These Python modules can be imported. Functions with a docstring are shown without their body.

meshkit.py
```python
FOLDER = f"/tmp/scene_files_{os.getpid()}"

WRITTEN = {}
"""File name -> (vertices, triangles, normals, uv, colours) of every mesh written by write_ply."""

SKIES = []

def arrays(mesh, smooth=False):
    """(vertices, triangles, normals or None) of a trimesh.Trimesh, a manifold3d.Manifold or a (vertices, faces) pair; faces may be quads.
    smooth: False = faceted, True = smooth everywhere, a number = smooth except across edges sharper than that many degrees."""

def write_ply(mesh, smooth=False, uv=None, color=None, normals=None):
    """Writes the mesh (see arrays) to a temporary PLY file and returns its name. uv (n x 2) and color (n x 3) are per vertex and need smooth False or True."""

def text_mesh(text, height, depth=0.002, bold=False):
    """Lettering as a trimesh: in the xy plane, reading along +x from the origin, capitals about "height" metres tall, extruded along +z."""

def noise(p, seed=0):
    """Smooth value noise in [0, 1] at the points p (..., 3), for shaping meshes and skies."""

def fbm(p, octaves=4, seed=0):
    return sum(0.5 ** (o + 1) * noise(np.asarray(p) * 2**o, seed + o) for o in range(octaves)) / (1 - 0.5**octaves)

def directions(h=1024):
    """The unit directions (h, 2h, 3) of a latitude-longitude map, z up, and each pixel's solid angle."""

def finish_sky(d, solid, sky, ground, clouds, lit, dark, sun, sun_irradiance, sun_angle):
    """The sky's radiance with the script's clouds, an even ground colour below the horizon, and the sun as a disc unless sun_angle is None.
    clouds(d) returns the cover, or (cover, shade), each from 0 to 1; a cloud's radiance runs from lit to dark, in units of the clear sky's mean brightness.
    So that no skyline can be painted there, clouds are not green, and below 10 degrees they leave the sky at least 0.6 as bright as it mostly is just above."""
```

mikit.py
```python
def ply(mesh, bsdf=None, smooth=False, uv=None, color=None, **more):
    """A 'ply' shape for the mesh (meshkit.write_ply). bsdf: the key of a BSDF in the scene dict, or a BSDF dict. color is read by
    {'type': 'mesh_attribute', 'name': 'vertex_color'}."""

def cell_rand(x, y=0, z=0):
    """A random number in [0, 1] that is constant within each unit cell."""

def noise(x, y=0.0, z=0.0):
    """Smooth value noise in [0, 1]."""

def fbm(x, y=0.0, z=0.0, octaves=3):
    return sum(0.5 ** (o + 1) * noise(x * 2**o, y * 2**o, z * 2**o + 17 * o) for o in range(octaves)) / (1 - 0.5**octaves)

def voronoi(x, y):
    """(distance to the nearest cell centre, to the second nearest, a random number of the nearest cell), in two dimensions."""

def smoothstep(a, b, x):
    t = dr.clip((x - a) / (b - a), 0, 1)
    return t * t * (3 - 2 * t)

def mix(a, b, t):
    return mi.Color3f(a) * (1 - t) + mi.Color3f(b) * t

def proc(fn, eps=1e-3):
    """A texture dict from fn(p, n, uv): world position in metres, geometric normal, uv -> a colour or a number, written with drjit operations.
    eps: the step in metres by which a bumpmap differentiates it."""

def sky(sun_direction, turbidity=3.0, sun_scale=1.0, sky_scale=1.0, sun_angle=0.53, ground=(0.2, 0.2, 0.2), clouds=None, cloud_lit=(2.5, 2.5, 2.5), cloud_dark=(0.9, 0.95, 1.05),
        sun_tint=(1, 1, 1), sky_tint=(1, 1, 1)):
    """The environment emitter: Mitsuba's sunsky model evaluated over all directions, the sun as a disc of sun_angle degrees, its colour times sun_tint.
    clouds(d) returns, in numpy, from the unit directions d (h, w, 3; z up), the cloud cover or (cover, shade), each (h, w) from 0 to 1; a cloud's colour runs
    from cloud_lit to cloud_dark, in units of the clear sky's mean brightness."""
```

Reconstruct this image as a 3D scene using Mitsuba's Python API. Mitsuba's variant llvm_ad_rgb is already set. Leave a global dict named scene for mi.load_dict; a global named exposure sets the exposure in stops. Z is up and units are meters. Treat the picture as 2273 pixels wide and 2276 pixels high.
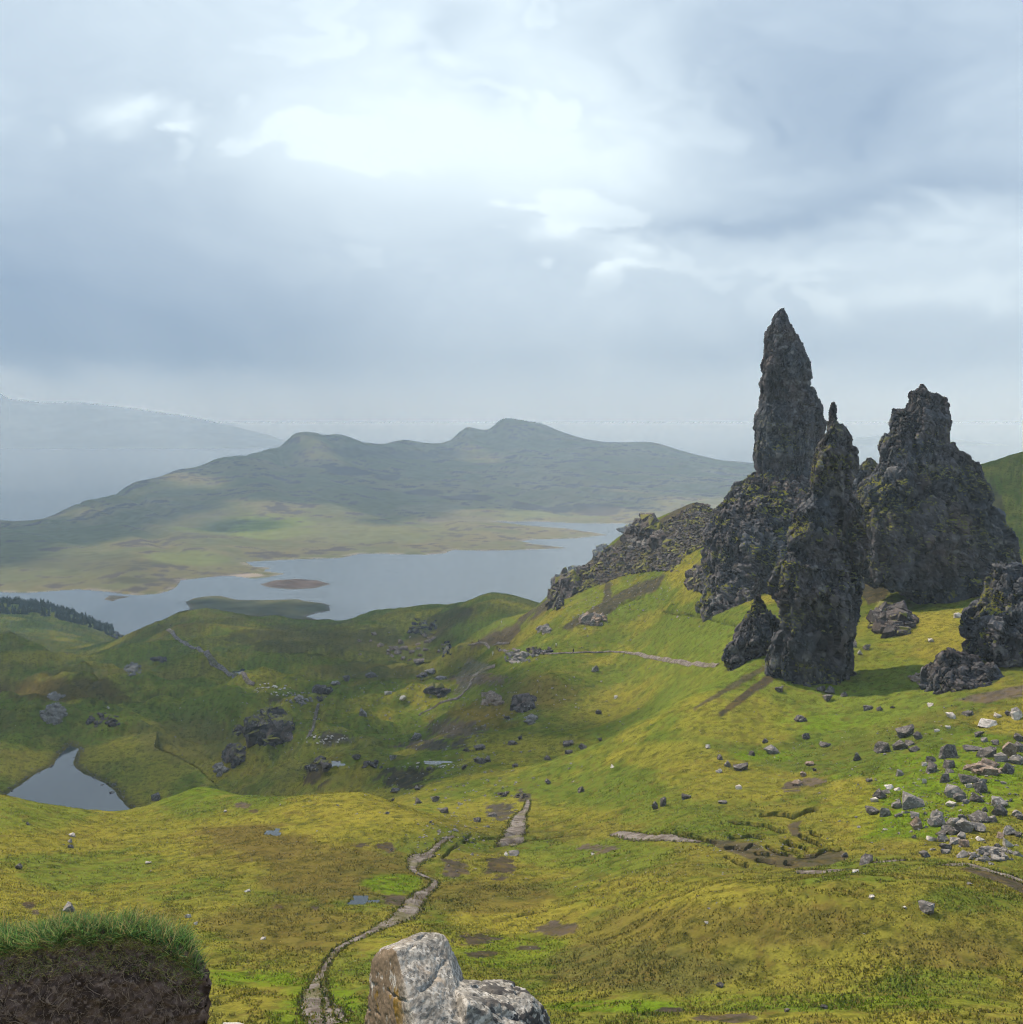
import math, random
import numpy as np, trimesh, mitsuba as mi, drjit as dr, mikit, meshkit
import manifold3d as m3
from scipy.interpolate import RBFInterpolator, RectBivariateSpline, RegularGridInterpolator
from scipy.spatial import cKDTree

T = mi.ScalarTransform4f
rng = np.random.default_rng(7)
scene, labels = {}, {}

# ------------------------------------------------------------------ camera, sky, sun, exposure
F, CX, HY = 2437.0, 1136.5, 930.0          # focal length, centre column and eye level of the lens, in photograph pixels
scene['camera'] = {'type': 'perspective', 'fov': math.degrees(2 * math.atan(CX / F)), 'fov_axis': 'x', 'near_clip': 0.1, 'far_clip': 120000.0,
                   'principal_point_offset_y': (1138 - HY) / 2276,
                   'to_world': T().look_at(origin=[0, 0, 0], target=[0, 1, 0], up=[0, 0, 1]), 'medium': {'type': 'ref', 'id': 'air'}}
SUN_AZ, SUN_EL = -48.0, 49.0
SUN = np.array([math.sin(math.radians(SUN_AZ)) * math.cos(math.radians(SUN_EL)), math.cos(math.radians(SUN_AZ)) * math.cos(math.radians(SUN_EL)), math.sin(math.radians(SUN_EL))])
exposure = 1.62


def sky_clouds(d):
    az = np.degrees(np.arctan2(d[..., 0], d[..., 1]))
    el = np.degrees(np.arcsin(np.clip(d[..., 2], -1, 1)))
    q = np.stack([d[..., 0], d[..., 1], d[..., 2] * 1.7], -1)
    half = q[::2, ::2]
    w = np.stack([meshkit.fbm(half * 5, 4, k) for k in (11, 23, 31)], -1) - 0.5
    big = meshkit.fbm(half * 3.0 + w * 0.8, 4, 3) - 0.5
    from scipy.ndimage import zoom
    w, big = zoom(w, (2, 2, 1), order=1, mode='nearest'), zoom(big, 2, order=1, mode='nearest')
    fine = meshkit.fbm(q * 13 + w * 3.0, 5, 5) - 0.5
    wisp = meshkit.fbm(q * 30 + w * 9.0, 5, 9) - 0.5
    az = az + 8 * w[..., 0] + 4.0 * fine + 1.6 * wisp
    el = el + 3.4 * w[..., 1] + 2.6 * fine + 1.2 * wisp

    def blob(a, e, sa, se):
        return np.exp(-((az - a) / sa) ** 2 - ((el - e) / se) ** 2)
    puff = mikit_step(0.02, 0.13, fine + 0.55 * wisp + 0.25 * big) - 0.35
    s = 0.55 + 0.26 * big + 0.26 * fine + 0.24 * wisp - 0.34 * puff * (blob(-2, 15, 12, 8) + .8 * blob(4, 9.3, 6, 1.6) + .8 * blob(-18, 14.6, 4, 1.2) + .6 * blob(17, 7, 8, 2) + .4 * (el > 24))
    s = s - 0.42 * blob(-4, 18.5, 10.0, 5.5) - 0.36 * blob(2, 13.5, 8, 3.4) - 0.26 * blob(-7, 14, 7, 2.8) - 0.12 * blob(-18, 20, 9, 4)
    s = s + 0.22 * blob(-24, 9, 8, 3.5) + 0.54 * blob(-22, 4.4, 9, 3.2) + 0.16 * blob(-10, 3.4, 8, 3.4) - 0.20 * blob(-23, 1.7, 6, 0.8)
    s = s + 0.30 * blob(17, 15, 9, 5) + 0.20 * blob(18, 10.9, 9, 0.7) + 0.22 * blob(11, 10.3, 5, 0.5)
    s = s - 0.24 * blob(18, 8.2, 9, 1.3) - 0.30 * blob(21, 6.3, 5, 0.7) - 0.44 * blob(1.2, 9.8, 1.7, 0.8) - 0.36 * blob(5.5, 8.7, 2.3, 0.6) + 0.24 * blob(19, 3.2, 9, 1.8) + 0.10 * blob(3, 3, 9, 2)
    s = s + 0.02 * np.exp(-(el / 6.5) ** 2) - 0.55 * blob(-19.5, 14.6, 1.6, 0.7) - 0.34 * blob(-16, 14.7, 1.4, 0.5)
    cover = 1 - 0.30 * blob(-4.4, 19.0, 1.8, 1.1) - 0.16 * blob(-2.2, 17.2, 1.4, 0.8) - 0.35 * mikit_step(0.12, 0.35, big) * (el > 24)
    return np.clip(cover, 0, 1), np.clip(s, 0, 1)


def mikit_step(a, b, x):
    t = np.clip((x - a) / (b - a), 0, 1)
    return t * t * (3 - 2 * t)


scene['sky'] = mikit.sky(SUN.tolist(), turbidity=3.0, sun_scale=1.35, sun_angle=0.6, ground=(0.08, 0.09, 0.05), clouds=sky_clouds,
                         cloud_lit=(3.65, 4.25, 4.65), cloud_dark=(1.14, 1.60, 2.30))

# ------------------------------------------------------------------ helpers
def num(key):
    if key not in scene and not any(k.startswith(key + '__') for k in scene) and key not in labels:
        return key
    i = 1
    while f'{key}_{i:03d}' in scene or f'{key}_{i:03d}' in labels:
        i += 1
    return f'{key}_{i:03d}'


def tag(key, label, cat=None, group=None, kind=None):
    labels[key] = {'label': label}
    if cat: labels[key]['category'] = cat
    if group: labels[key]['group'] = group
    if kind: labels[key]['kind'] = kind
    return key


def at(px, py, d):
    """The world point at forward distance d behind a point of the photograph."""
    return np.array([(px - CX) / F * d, d, (HY - py) / F * d])


def fb(p, freq, octaves=4, seed=0):
    return meshkit.fbm(np.asarray(p) * freq, octaves, seed) - 0.5


def fb2(x, y, freq, octaves=4, seed=0):
    return meshkit.fbm(np.stack([x * freq, y * freq, np.zeros_like(x) + seed * 3.7], -1), octaves, seed) - 0.5


def inpoly(x, y, poly):
    poly = np.asarray(poly, float)
    inside = np.zeros(np.shape(x), bool)
    for (x0, y0), (x1, y1) in zip(poly, np.roll(poly, -1, 0)):
        if y0 == y1: continue
        c = ((y0 > y) != (y1 > y)) & (x < (x1 - x0) * (y - y0) / (y1 - y0) + x0)
        inside ^= c
    return inside


def segdist(x, y, pts, closed=False):
    pts = np.asarray(pts, float)
    best = np.full(np.shape(x), 1e9)
    nxt = np.roll(pts, -1, 0) if closed else pts[1:]
    for a, b in zip(pts, nxt):
        u = b - a
        t = np.clip(((x - a[0]) * u[0] + (y - a[1]) * u[1]) / max(u @ u, 1e-9), 0, 1)
        best = np.minimum(best, np.hypot(x - a[0] - t * u[0], y - a[1] - t * u[1]))
    return best


def sdist(x, y, poly):
    return np.where(inpoly(x, y, poly), -1, 1) * segdist(x, y, poly, True)


def grid_faces(nr, nc):
    i = np.arange(nr * nc).reshape(nr, nc)
    return np.stack([i[:-1, :-1], i[:-1, 1:], i[1:, 1:], i[1:, :-1]], -1).reshape(-1, 4)


def tri(q):
    q = np.asarray(q)
    return np.vstack([q[:, [0, 1, 2]], q[:, [0, 2, 3]]])


# ------------------------------------------------------------------ materials
P, MIX, SS = mikit.proc, mikit.mix, mikit.smoothstep
nz, fbm, vor = mikit.noise, mikit.fbm, mikit.voronoi


def dull(base, rough=0.95, spec=0.2, bump=None, scale=1.0, eps=1e-2):
    b = {'type': 'principled', 'base_color': base, 'roughness': rough, 'specular': spec}
    if bump is not None:
        b = {'type': 'bumpmap', 'nested_texture': P(bump, eps), 'scale': scale, 'bsdf': b}
    return {'type': 'twosided', 'bsdf': b}


def grass_fine(p, n, uv):
    a = fbm(p.x * 1.1, p.y * 1.1, p.z * 1.1, 4)
    b = fbm(p.x * 5.3 + 7, p.y * 5.3, p.z * 5.3, 3)
    return dr.clip(1.5 * (0.55 * SS(0.42, 0.72, a) + 0.45 * SS(0.45, 0.75, b)) * 0.62, 0, 0.85)


def grass_other(p, n, uv):
    c = fbm(p.x * 0.7 + 31, p.y * 0.7, p.z * 0.7, 3)
    return MIX((0.030, 0.036, 0.010), (0.115, 0.088, 0.026), SS(0.40, 0.62, c))


def grass_bump(p, n, uv):
    return fbm(p.x * 1.7, p.y * 1.7, p.z * 1.7, 4) * 0.5 + 0.12 * fbm(p.x * 8, p.y * 8, p.z * 8, 2)


scene['mat_moor'] = {'type': 'twosided', 'bsdf': {'type': 'bumpmap', 'nested_texture': P(grass_bump, 0.05), 'scale': 1.0, 'bsdf': {
    'type': 'blendbsdf', 'weight': P(grass_fine),
    'bsdf_0': {'type': 'diffuse', 'reflectance': {'type': 'mesh_attribute', 'name': 'vertex_color'}},
    'bsdf_1': {'type': 'diffuse', 'reflectance': P(grass_other)}}}}
scene['mat_far'] = {'type': 'twosided', 'bsdf': {'type': 'diffuse', 'reflectance': {'type': 'mesh_attribute', 'name': 'vertex_color'}}}


def basalt(p, n, uv):
    a = fbm(p.x * 0.9, p.y * 0.9, p.z * 0.9, 4)
    b = fbm(p.x * 2.6 + 9, p.y * 2.6, p.z * 1.9, 3)
    c = MIX((0.022, 0.021, 0.024), (0.066, 0.060, 0.062), SS(0.32, 0.66, a))
    c = MIX(c, (0.085, 0.066, 0.060), SS(0.55, 0.65, fbm(p.x * .3, p.y * .3, p.z * .12 + 5, 3)) * .6)
    c = MIX(c, (0.19, 0.18, 0.185), SS(0.60, 0.70, b) * SS(.42, .6, fbm(p.x * .22, p.y * .22, p.z * .22 + 11, 3)))
    m = fbm(p.x * 0.16 + 3, p.y * 0.16, p.z * 0.22, 3) + 0.35 * (fbm(p.x * 1.4, p.y * 1.4, p.z * 1.4, 3) - 0.5)
    moss = SS(0.555, 0.60, m) * SS(0.36, 0.46, n.z) * SS(14.0, 9.0, p.z)
    return MIX(c, MIX((0.075, 0.085, 0.018), (0.15, 0.14, 0.03), b), moss)


def basalt_bump(p, n, uv):
    return fbm(p.x * 2.0, p.y * 2.0, p.z * 0.8, 4) * 0.3


def ledge_moss(p, n, uv):
    m = fbm(p.x * 0.16 + 3, p.y * 0.16, p.z * 0.22, 3) + 0.45 * (fbm(p.x * 1.1, p.y * 1.1, p.z * 1.1, 3) - 0.5)
    return SS(0.53, 0.58, m) * SS(0.46, 0.56, n.z) * SS(3.0, -5.0, p.z)


scene['mat_pinnacle'] = {'type': 'twosided', 'bsdf': {'type': 'bumpmap', 'nested_texture': P(lambda p, n, uv: fbm(p.x * 2.2, p.y * 2.2, p.z * 1.2, 4) * 0.35, 0.05), 'scale': 1.0, 'bsdf': {'type': 'blendbsdf', 'weight': P(ledge_moss),
    'bsdf_0': {'type': 'principled', 'base_color': {'type': 'mesh_attribute', 'name': 'vertex_color'}, 'roughness': .75, 'specular': .35},
    'bsdf_1': {'type': 'diffuse', 'reflectance': P(lambda p, n, uv: MIX((0.075, 0.092, 0.018), (0.16, 0.15, 0.03), fbm(p.x * 2, p.y * 2, p.z * 2, 2)))}}}}
scene['mat_basalt'] = dull(P(basalt), 0.85, 0.3, basalt_bump, 1.0, 0.05)


def stone_mat(dark, light, lichen):
    def f(p, n, uv):
        a = fbm(p.x * 1.7, p.y * 1.7, p.z * 1.7, 4)
        b = fbm(p.x * 5 + 3, p.y * 5, p.z * 5, 3)
        return MIX(MIX(dark, light, SS(0.3, 0.7, a)), lichen, SS(0.58, 0.66, b) * 0.6)
    return f


def stone_bump(p, n, uv):
    return fbm(p.x * 3, p.y * 3, p.z * 3, 4) * 0.3


scene['mat_stone_dark'] = dull(P(stone_mat((0.05, 0.048, 0.05), (0.11, 0.10, 0.095), (0.24, 0.23, 0.22))), 0.9, 0.3, stone_bump, 1.0, 0.03)
scene['mat_stone_grey'] = dull(P(stone_mat((0.10, 0.095, 0.095), (0.19, 0.18, 0.172), (0.34, 0.33, 0.315))), 0.9, 0.3, stone_bump, 1.0, 0.03)
scene['mat_stone_pale'] = dull(P(stone_mat((0.27, 0.25, 0.23), (0.45, 0.43, 0.40), (0.6, 0.58, 0.55))), 0.9, 0.3, stone_bump, 1.0, 0.03)
scene['mat_stone_brown'] = dull(P(stone_mat((0.12, 0.09, 0.07), (0.22, 0.17, 0.14), (0.36, 0.32, 0.29))), 0.9, 0.3, stone_bump, 1.0, 0.03)


def gravel(p, n, uv):
    a = fbm(p.x * 1.3, p.y * 1.3, p.z, 3)
    b = nz(p.x * 6, p.y * 6, p.z * 6)
    c = MIX((0.070, 0.058, 0.050), (0.165, 0.15, 0.14), SS(0.3, 0.7, a))
    c = MIX(c, (0.06, 0.052, 0.043), SS(0.62, 0.8, b) * 0.6)
    turf = fbm(p.x * .30 + 3, p.y * .30, p.z * .2, 4)                    # grass that has grown into the bed
    return MIX(c, MIX((0.055, 0.062, 0.020), (0.10, 0.09, 0.03), a), SS(0.55, 0.62, turf) * .6)


scene['mat_gravel'] = dull(P(gravel), 0.95, 0.2, lambda p, n, uv: .03 * fbm(p.x * 4, p.y * 4, p.z * 4, 3), 1.0, 0.03)


def loch_bump(p, n, uv):
    return 0.35 * fbm(p.x * 0.05, p.y * 0.14, 0, 4)


def sea_bump(p, n, uv):
    return 2.0 * fbm(p.x * 0.004, p.y * 0.016, 0, 4)


for nm, bf, sc, rg in (('mat_loch', loch_bump, 1.6, 0.10), ('mat_sea', sea_bump, 1.0, 0.2), ('mat_tarn', loch_bump, 0.06, 0.05)):
    scene[nm] = {'type': 'twosided', 'bsdf': {'type': 'bumpmap', 'nested_texture': P(bf, 0.5), 'scale': sc, 'bsdf': {
        'type': 'principled', 'base_color': {'type': 'rgb', 'value': [0.022, 0.031, 0.042]}, 'roughness': rg, 'specular': 0.5}}}

# ------------------------------------------------------------------ the near moor: its shape
# columns of the relief: photograph column -> (forward distance, eye-line row); each is a height at a place on the ground
PROFILE = {
    -600: '55,2330 68,2240 100,2060 140,1900 185,1780 230,1770 270,1770 327,1700 395,1580 460,1545 530,1490 620,1445 800,1440 1000,1415 1300,1350 1500,1330 1650,1345 1850,1345',
    -250: '55,2330 68,2240 100,2060 140,1900 185,1775 230,1800 290,1800 327,1740 365,1640 395,1580 440,1580 460,1545 530,1490 620,1440 700,1458 830,1450 1000,1415 1300,1350 1500,1330 1650,1345 1850,1345',
    0: '55,2390 68,2276 85,2170 100,2090 120,1985 140,1905 165,1820 185,1764 205,1795 240,1830 300,1840 327,1766 345,1715 365,1660 395,1588 440,1590 460,1553 530,1500 580,1462 620,1442 700,1465 830,1455 1000,1420 1300,1355 1500,1332 1650,1350 1850,1370',
    170: '55,2400 68,2290 85,2185 100,2100 120,2005 140,1930 165,1855 190,1793 210,1815 240,1850 300,1850 340,1740 380,1650 400,1610 430,1565 455,1545 475,1550 500,1530 560,1490 600,1465 640,1450 700,1470 830,1455 1000,1425 1250,1388 1400,1372 1500,1365 1650,1385 1850,1400',
    330: '55,2410 68,2300 85,2190 100,2100 120,2000 140,1925 165,1860 185,1815 205,1790 225,1815 260,1830 300,1820 320,1788 335,1740 360,1670 385,1605 410,1545 440,1557 480,1530 540,1500 600,1465 700,1420 800,1393 900,1410 1100,1440 1300,1440 1600,1400 1850,1410',
    450: '55,2420 68,2280 85,2175 100,2085 120,1988 140,1915 165,1845 185,1795 205,1745 222,1785 260,1815 290,1810 315,1780 340,1710 370,1640 400,1570 422,1525 445,1530 500,1490 600,1450 700,1400 780,1372 830,1353 900,1380 1100,1420 1300,1440 1600,1410 1850,1410',
    600: '55,2420 68,2290 85,2180 100,2090 120,1985 140,1905 165,1825 190,1768 212,1815 240,1830 260,1830 290,1790 320,1715 350,1650 385,1590 420,1537 470,1500 560,1460 700,1410 800,1385 860,1378 950,1400 1200,1430 1600,1410 1850,1410',
    800: '55,2420 68,2285 85,2180 100,2090 120,1980 140,1900 162,1815 182,1762 200,1795 235,1805 262,1755 275,1720 286,1703 298,1706 312,1680 345,1625 385,1580 430,1540 480,1500 560,1460 640,1425 700,1405 850,1375 900,1368 1000,1400 1300,1420 1850,1410',
    950: '55,2420 70,2262 85,2170 100,2085 115,2020 130,1950 148,1872 163,1815 180,1816 200,1790 230,1750 260,1710 300,1660 340,1600 380,1550 420,1505 470,1470 560,1440 640,1415 700,1400 820,1355 880,1342 1000,1380 1300,1420 1850,1410',
    1100: '55,2430 72,2262 85,2180 100,2095 115,2025 130,1960 155,1872 175,1825 200,1780 235,1720 270,1660 310,1590 350,1530 385,1490 410,1460 440,1430 480,1405 560,1370 680,1335 760,1319 850,1350 1000,1390 1400,1410 1850,1410',
    1250: '55,2420 75,2230 88,2155 100,2090 115,2015 130,1950 150,1880 165,1840 185,1795 205,1740 225,1682 245,1688 270,1650 300,1590 330,1520 350,1475 370,1445 400,1400 430,1350 455,1312 475,1288 520,1320 650,1380 900,1400 1400,1410 1850,1410',
    1400: '55,2400 66,2268 75,2218 85,2125 95,2065 110,1990 125,1925 140,1870 155,1830 175,1765 200,1685 222,1614 240,1630 270,1600 300,1560 330,1500 345,1470 370,1420 400,1350 430,1290 455,1235 475,1178 500,1190 560,1250 700,1350 1000,1400 1850,1410',
    1550: '52,2420 66,2262 74,2216 82,2110 92,1992 103,1972 115,1925 127,1880 145,1815 170,1735 195,1640 215,1555 230,1530 250,1520 280,1470 310,1410 340,1345 370,1290 400,1235 430,1185 470,1116 500,1160 600,1270 800,1370 1850,1410',
    1700: '52,2400 66,2250 73,2210 80,2110 88,1980 98,1958 108,1945 120,1898 140,1825 165,1745 190,1650 210,1565 225,1495 240,1445 270,1400 300,1345 325,1312 345,1285 362,1200 380,1120 410,1130 460,1200 700,1350 1850,1410',
    1850: '52,2390 64,2250 72,2205 79,2100 86,1970 96,1950 108,1938 125,1878 150,1775 180,1670 205,1580 230,1490 255,1420 280,1380 300,1340 320,1290 340,1210 362,1120 400,1150 700,1350 1850,1410',
    2050: '52,2380 62,2250 70,2200 78,2090 85,1978 95,1955 104,1932 115,1885 135,1795 160,1690 190,1585 220,1490 250,1410 275,1360 295,1335 320,1250 350,1150 380,1130 450,1180 540,1140 620,1080 700,1120 900,1300 1850,1400',
    2273: '52,2380 62,2262 70,2215 78,2120 86,2012 94,1990 102,1960 115,1880 135,1775 160,1660 185,1555 215,1450 245,1385 280,1310 330,1260 400,1250 480,1225 560,1100 620,1003 680,1050 900,1250 1850,1400',
    2500: '52,2380 66,2260 82,2120 102,1970 135,1770 185,1540 245,1360 330,1240 450,1190 600,960 650,940 700,980 900,1200 1850,1400',
    3000: '52,2380 66,2260 82,2120 102,1970 135,1770 185,1520 245,1320 330,1180 450,1100 600,960 650,940 700,980 900,1200 1850,1400',
}
pts = np.array([(px, *map(float, q.split(','))) for px, row in PROFILE.items() for q in row.split()])
_rbf = RBFInterpolator(np.stack([pts[:, 0] / 150, np.log(pts[:, 1]) / 0.13], -1), pts[:, 2], kernel='thin_plate_spline', smoothing=0.02)
_cx, _cl = np.arange(-1000, 3301, 25.0), np.linspace(math.log(50), math.log(1900), 260)
_g = _rbf(np.stack(np.meshgrid(_cx / 150, _cl / 0.13, indexing='ij'), -1).reshape(-1, 2)).reshape(len(_cx), len(_cl))
_spl = RectBivariateSpline(_cx, _cl, _g)
_nearb = np.array([(0.8, -1.75), (2.0, -1.95), (3.2, -2.35), (4.3, -3.2), (6, -5.2), (9, -8.2), (15, -13), (25, -19.6), (38, -25.5), (52, -30.5), (60, -34)])


def base_height(px, d):
    z = -(_spl(px, np.log(np.maximum(d, 50)), grid=False) - HY) / F * np.maximum(d, 50)
    zn = np.interp(d, _nearb[:, 0], _nearb[:, 1])
    t = mikit_step(50, 64, d)
    return zn * (1 - t) + z * t


cols = np.concatenate([np.arange(-950, -60, 26), np.arange(-60, 2336, 2.8), np.arange(2336, 3250, 26)])
rows = np.concatenate([np.geomspace(0.8, 50, 50, endpoint=False), np.geomspace(50, 500, 520, endpoint=False), np.geomspace(500, 1850, 110)])
PX, D = np.meshgrid(cols, rows)
X, Y = (PX - CX) / F * D, D.copy()
Z = base_height(PX, D)
G0 = HY - Z / D * F
amp = mikit_step(40, 90, D)
Z += amp * (2.2 * fb2(X, Y, 1 / 45, 4, 1) * mikit_step(60, 300, D) + 1.1 * fb2(X, Y, 1 / 13, 3, 2) + 0.55 * fb2(X, Y, 1 / 4.2, 3, 3) + 0.30 * fb2(X, Y, 1 / 1.5, 2, 4))
valley = mikit_step(225, 330, D) * mikit_step(1300, 900, PX) * (1 - .6 * mikit_step(560, 720, D))
Z += valley * (24.0 * fb2(X, Y, 1 / 85, 3, 16) + 26.0 * fb2(X + .4 * Y, Y * 1.5, 1 / 40, 4, 17) - 16 * np.abs(fb2(X, Y, 1 / 30, 3, 18)) + 7 * fb2(X, Y, 1 / 12, 3, 19) + 2.2 * fb2(X, Y, 1 / 4.5, 3, 13)) + mikit_step(250, 500, D) * 3.0 * fb2(X, Y, 1 / 25, 4, 6)
for kx, ky, kr, kh in [(-79, 352, 15, 8), (-96, 335, 9, 4.0), (-186, 440, 18, 6), (-176, 470, 9, 3.5), (-43, 284, 17, 6), (10, 330, 9, 3), (12, 268, 12, 2.5), (-290, 600, 40, 7), (-200, 640, 40, -5), (-130, 480, 22, -4), (-60, 430, 25, 5), (-20, 470, 22, -4), (30, 400, 18, 4), (-110, 560, 30, 5), (-30, 600, 34, -6), (40, 620, 34, 6)]:
    Z += kh * np.exp(-((X - kx) ** 2 + (Y - ky) ** 2) / kr ** 2)
# soil creep: small terraces along the slopes
Z += amp * 0.22 * np.abs(fb2(X * 0.5 + Y * 0.2, Y + Z * 1.5, 1 / 2.6, 2, 9))

# water levels cut into the moor
TARN_Z = -112.0
tarn_px = [(152, 1653), (179, 1663), (173, 1677), (167, 1693), (173, 1705), (193, 1720), (217, 1728), (244, 1744), (260, 1756), (268, 1768), (296, 1803), (310, 1830), (250, 1870), (100, 1870), (0, 1830),
           (-8, 1780), (12, 1764), (39, 1744), (79, 1718), (114, 1701), (126, 1681), (146, 1661)]


def on_level(px, py, z):
    d = z * F / (HY - py)
    return ((px - CX) / F * d, d)


tarn = [on_level(px, py, TARN_Z) for px, py in tarn_px]
near = (np.hypot(X + 150, Y - 330) < 150)
sd = np.full(X.shape, 99.0)
sd[near] = sdist(X[near] + 1.6 * fb2(X[near], Y[near], 1 / 5, 3, 12), Y[near], tarn)
bank = TARN_Z + np.clip(sd, -8, 60) * 0.22 + 0.15
k = mikit_step(22, 2, sd)
Z = np.where(near, Z * (1 - k) + np.where(sd < 25, np.minimum(bank, np.maximum(Z, TARN_Z + 0.25)), Z) * k, Z)
Z = np.where(near & (sd < 0), np.minimum(Z, TARN_Z + 0.3 + sd * 0.35), Z)
Z = np.where(near & (sd > 0) & (sd < 25), np.maximum(Z, TARN_Z + 0.05 + 0.1 * sd), Z)

G = HY - Z / D * F
_logr = np.log(rows)


def refresh():
    global _zi, G
    G = HY - Z / D * F
    _zi = RegularGridInterpolator((_logr, cols), Z / D, bounds_error=False, fill_value=None)


def ground(px, d):
    d = np.asarray(d, float)
    return _zi(np.stack(np.broadcast_arrays(np.log(d), px), -1)) * d


def gnd(px, d):
    return float(ground(px, d).ravel()[0])


def ground_xy(x, y):
    return ground(CX + np.asarray(x) / np.asarray(y) * F, y)


def hit(px, py, dmin=55.0, dmax=1800.0):
    """The first place on the ground that is seen at (px, py) from the camera."""
    j = np.searchsorted(cols, px)
    j = min(max(j, 1), len(cols) - 1)
    t = (px - cols[j - 1]) / (cols[j] - cols[j - 1])
    g = G[:, j - 1] * (1 - t) + G[:, j] * t
    ok = np.nonzero((g <= py) & (rows >= dmin))[0]
    i = ok[0] if len(ok) else len(rows) - 1
    if i > 0 and g[i - 1] > py >= g[i]:
        u = (g[i - 1] - py) / (g[i - 1] - g[i])
        d = rows[i - 1] * (1 - u) + rows[i] * u
    else:
        d = rows[i]
    return float(min(d, dmax))


refresh()
visible = G <= np.minimum.accumulate(np.where(D < 52, 1e9, G), axis=0) + 10     # the faces of the moor towards the view

# bog cuts and sheep tracks: thin trenches in the turf
def C2(*q):
    return [(1473 + x * 0.20736, 1550 + y * 0.20736) for x, y in q]


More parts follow.
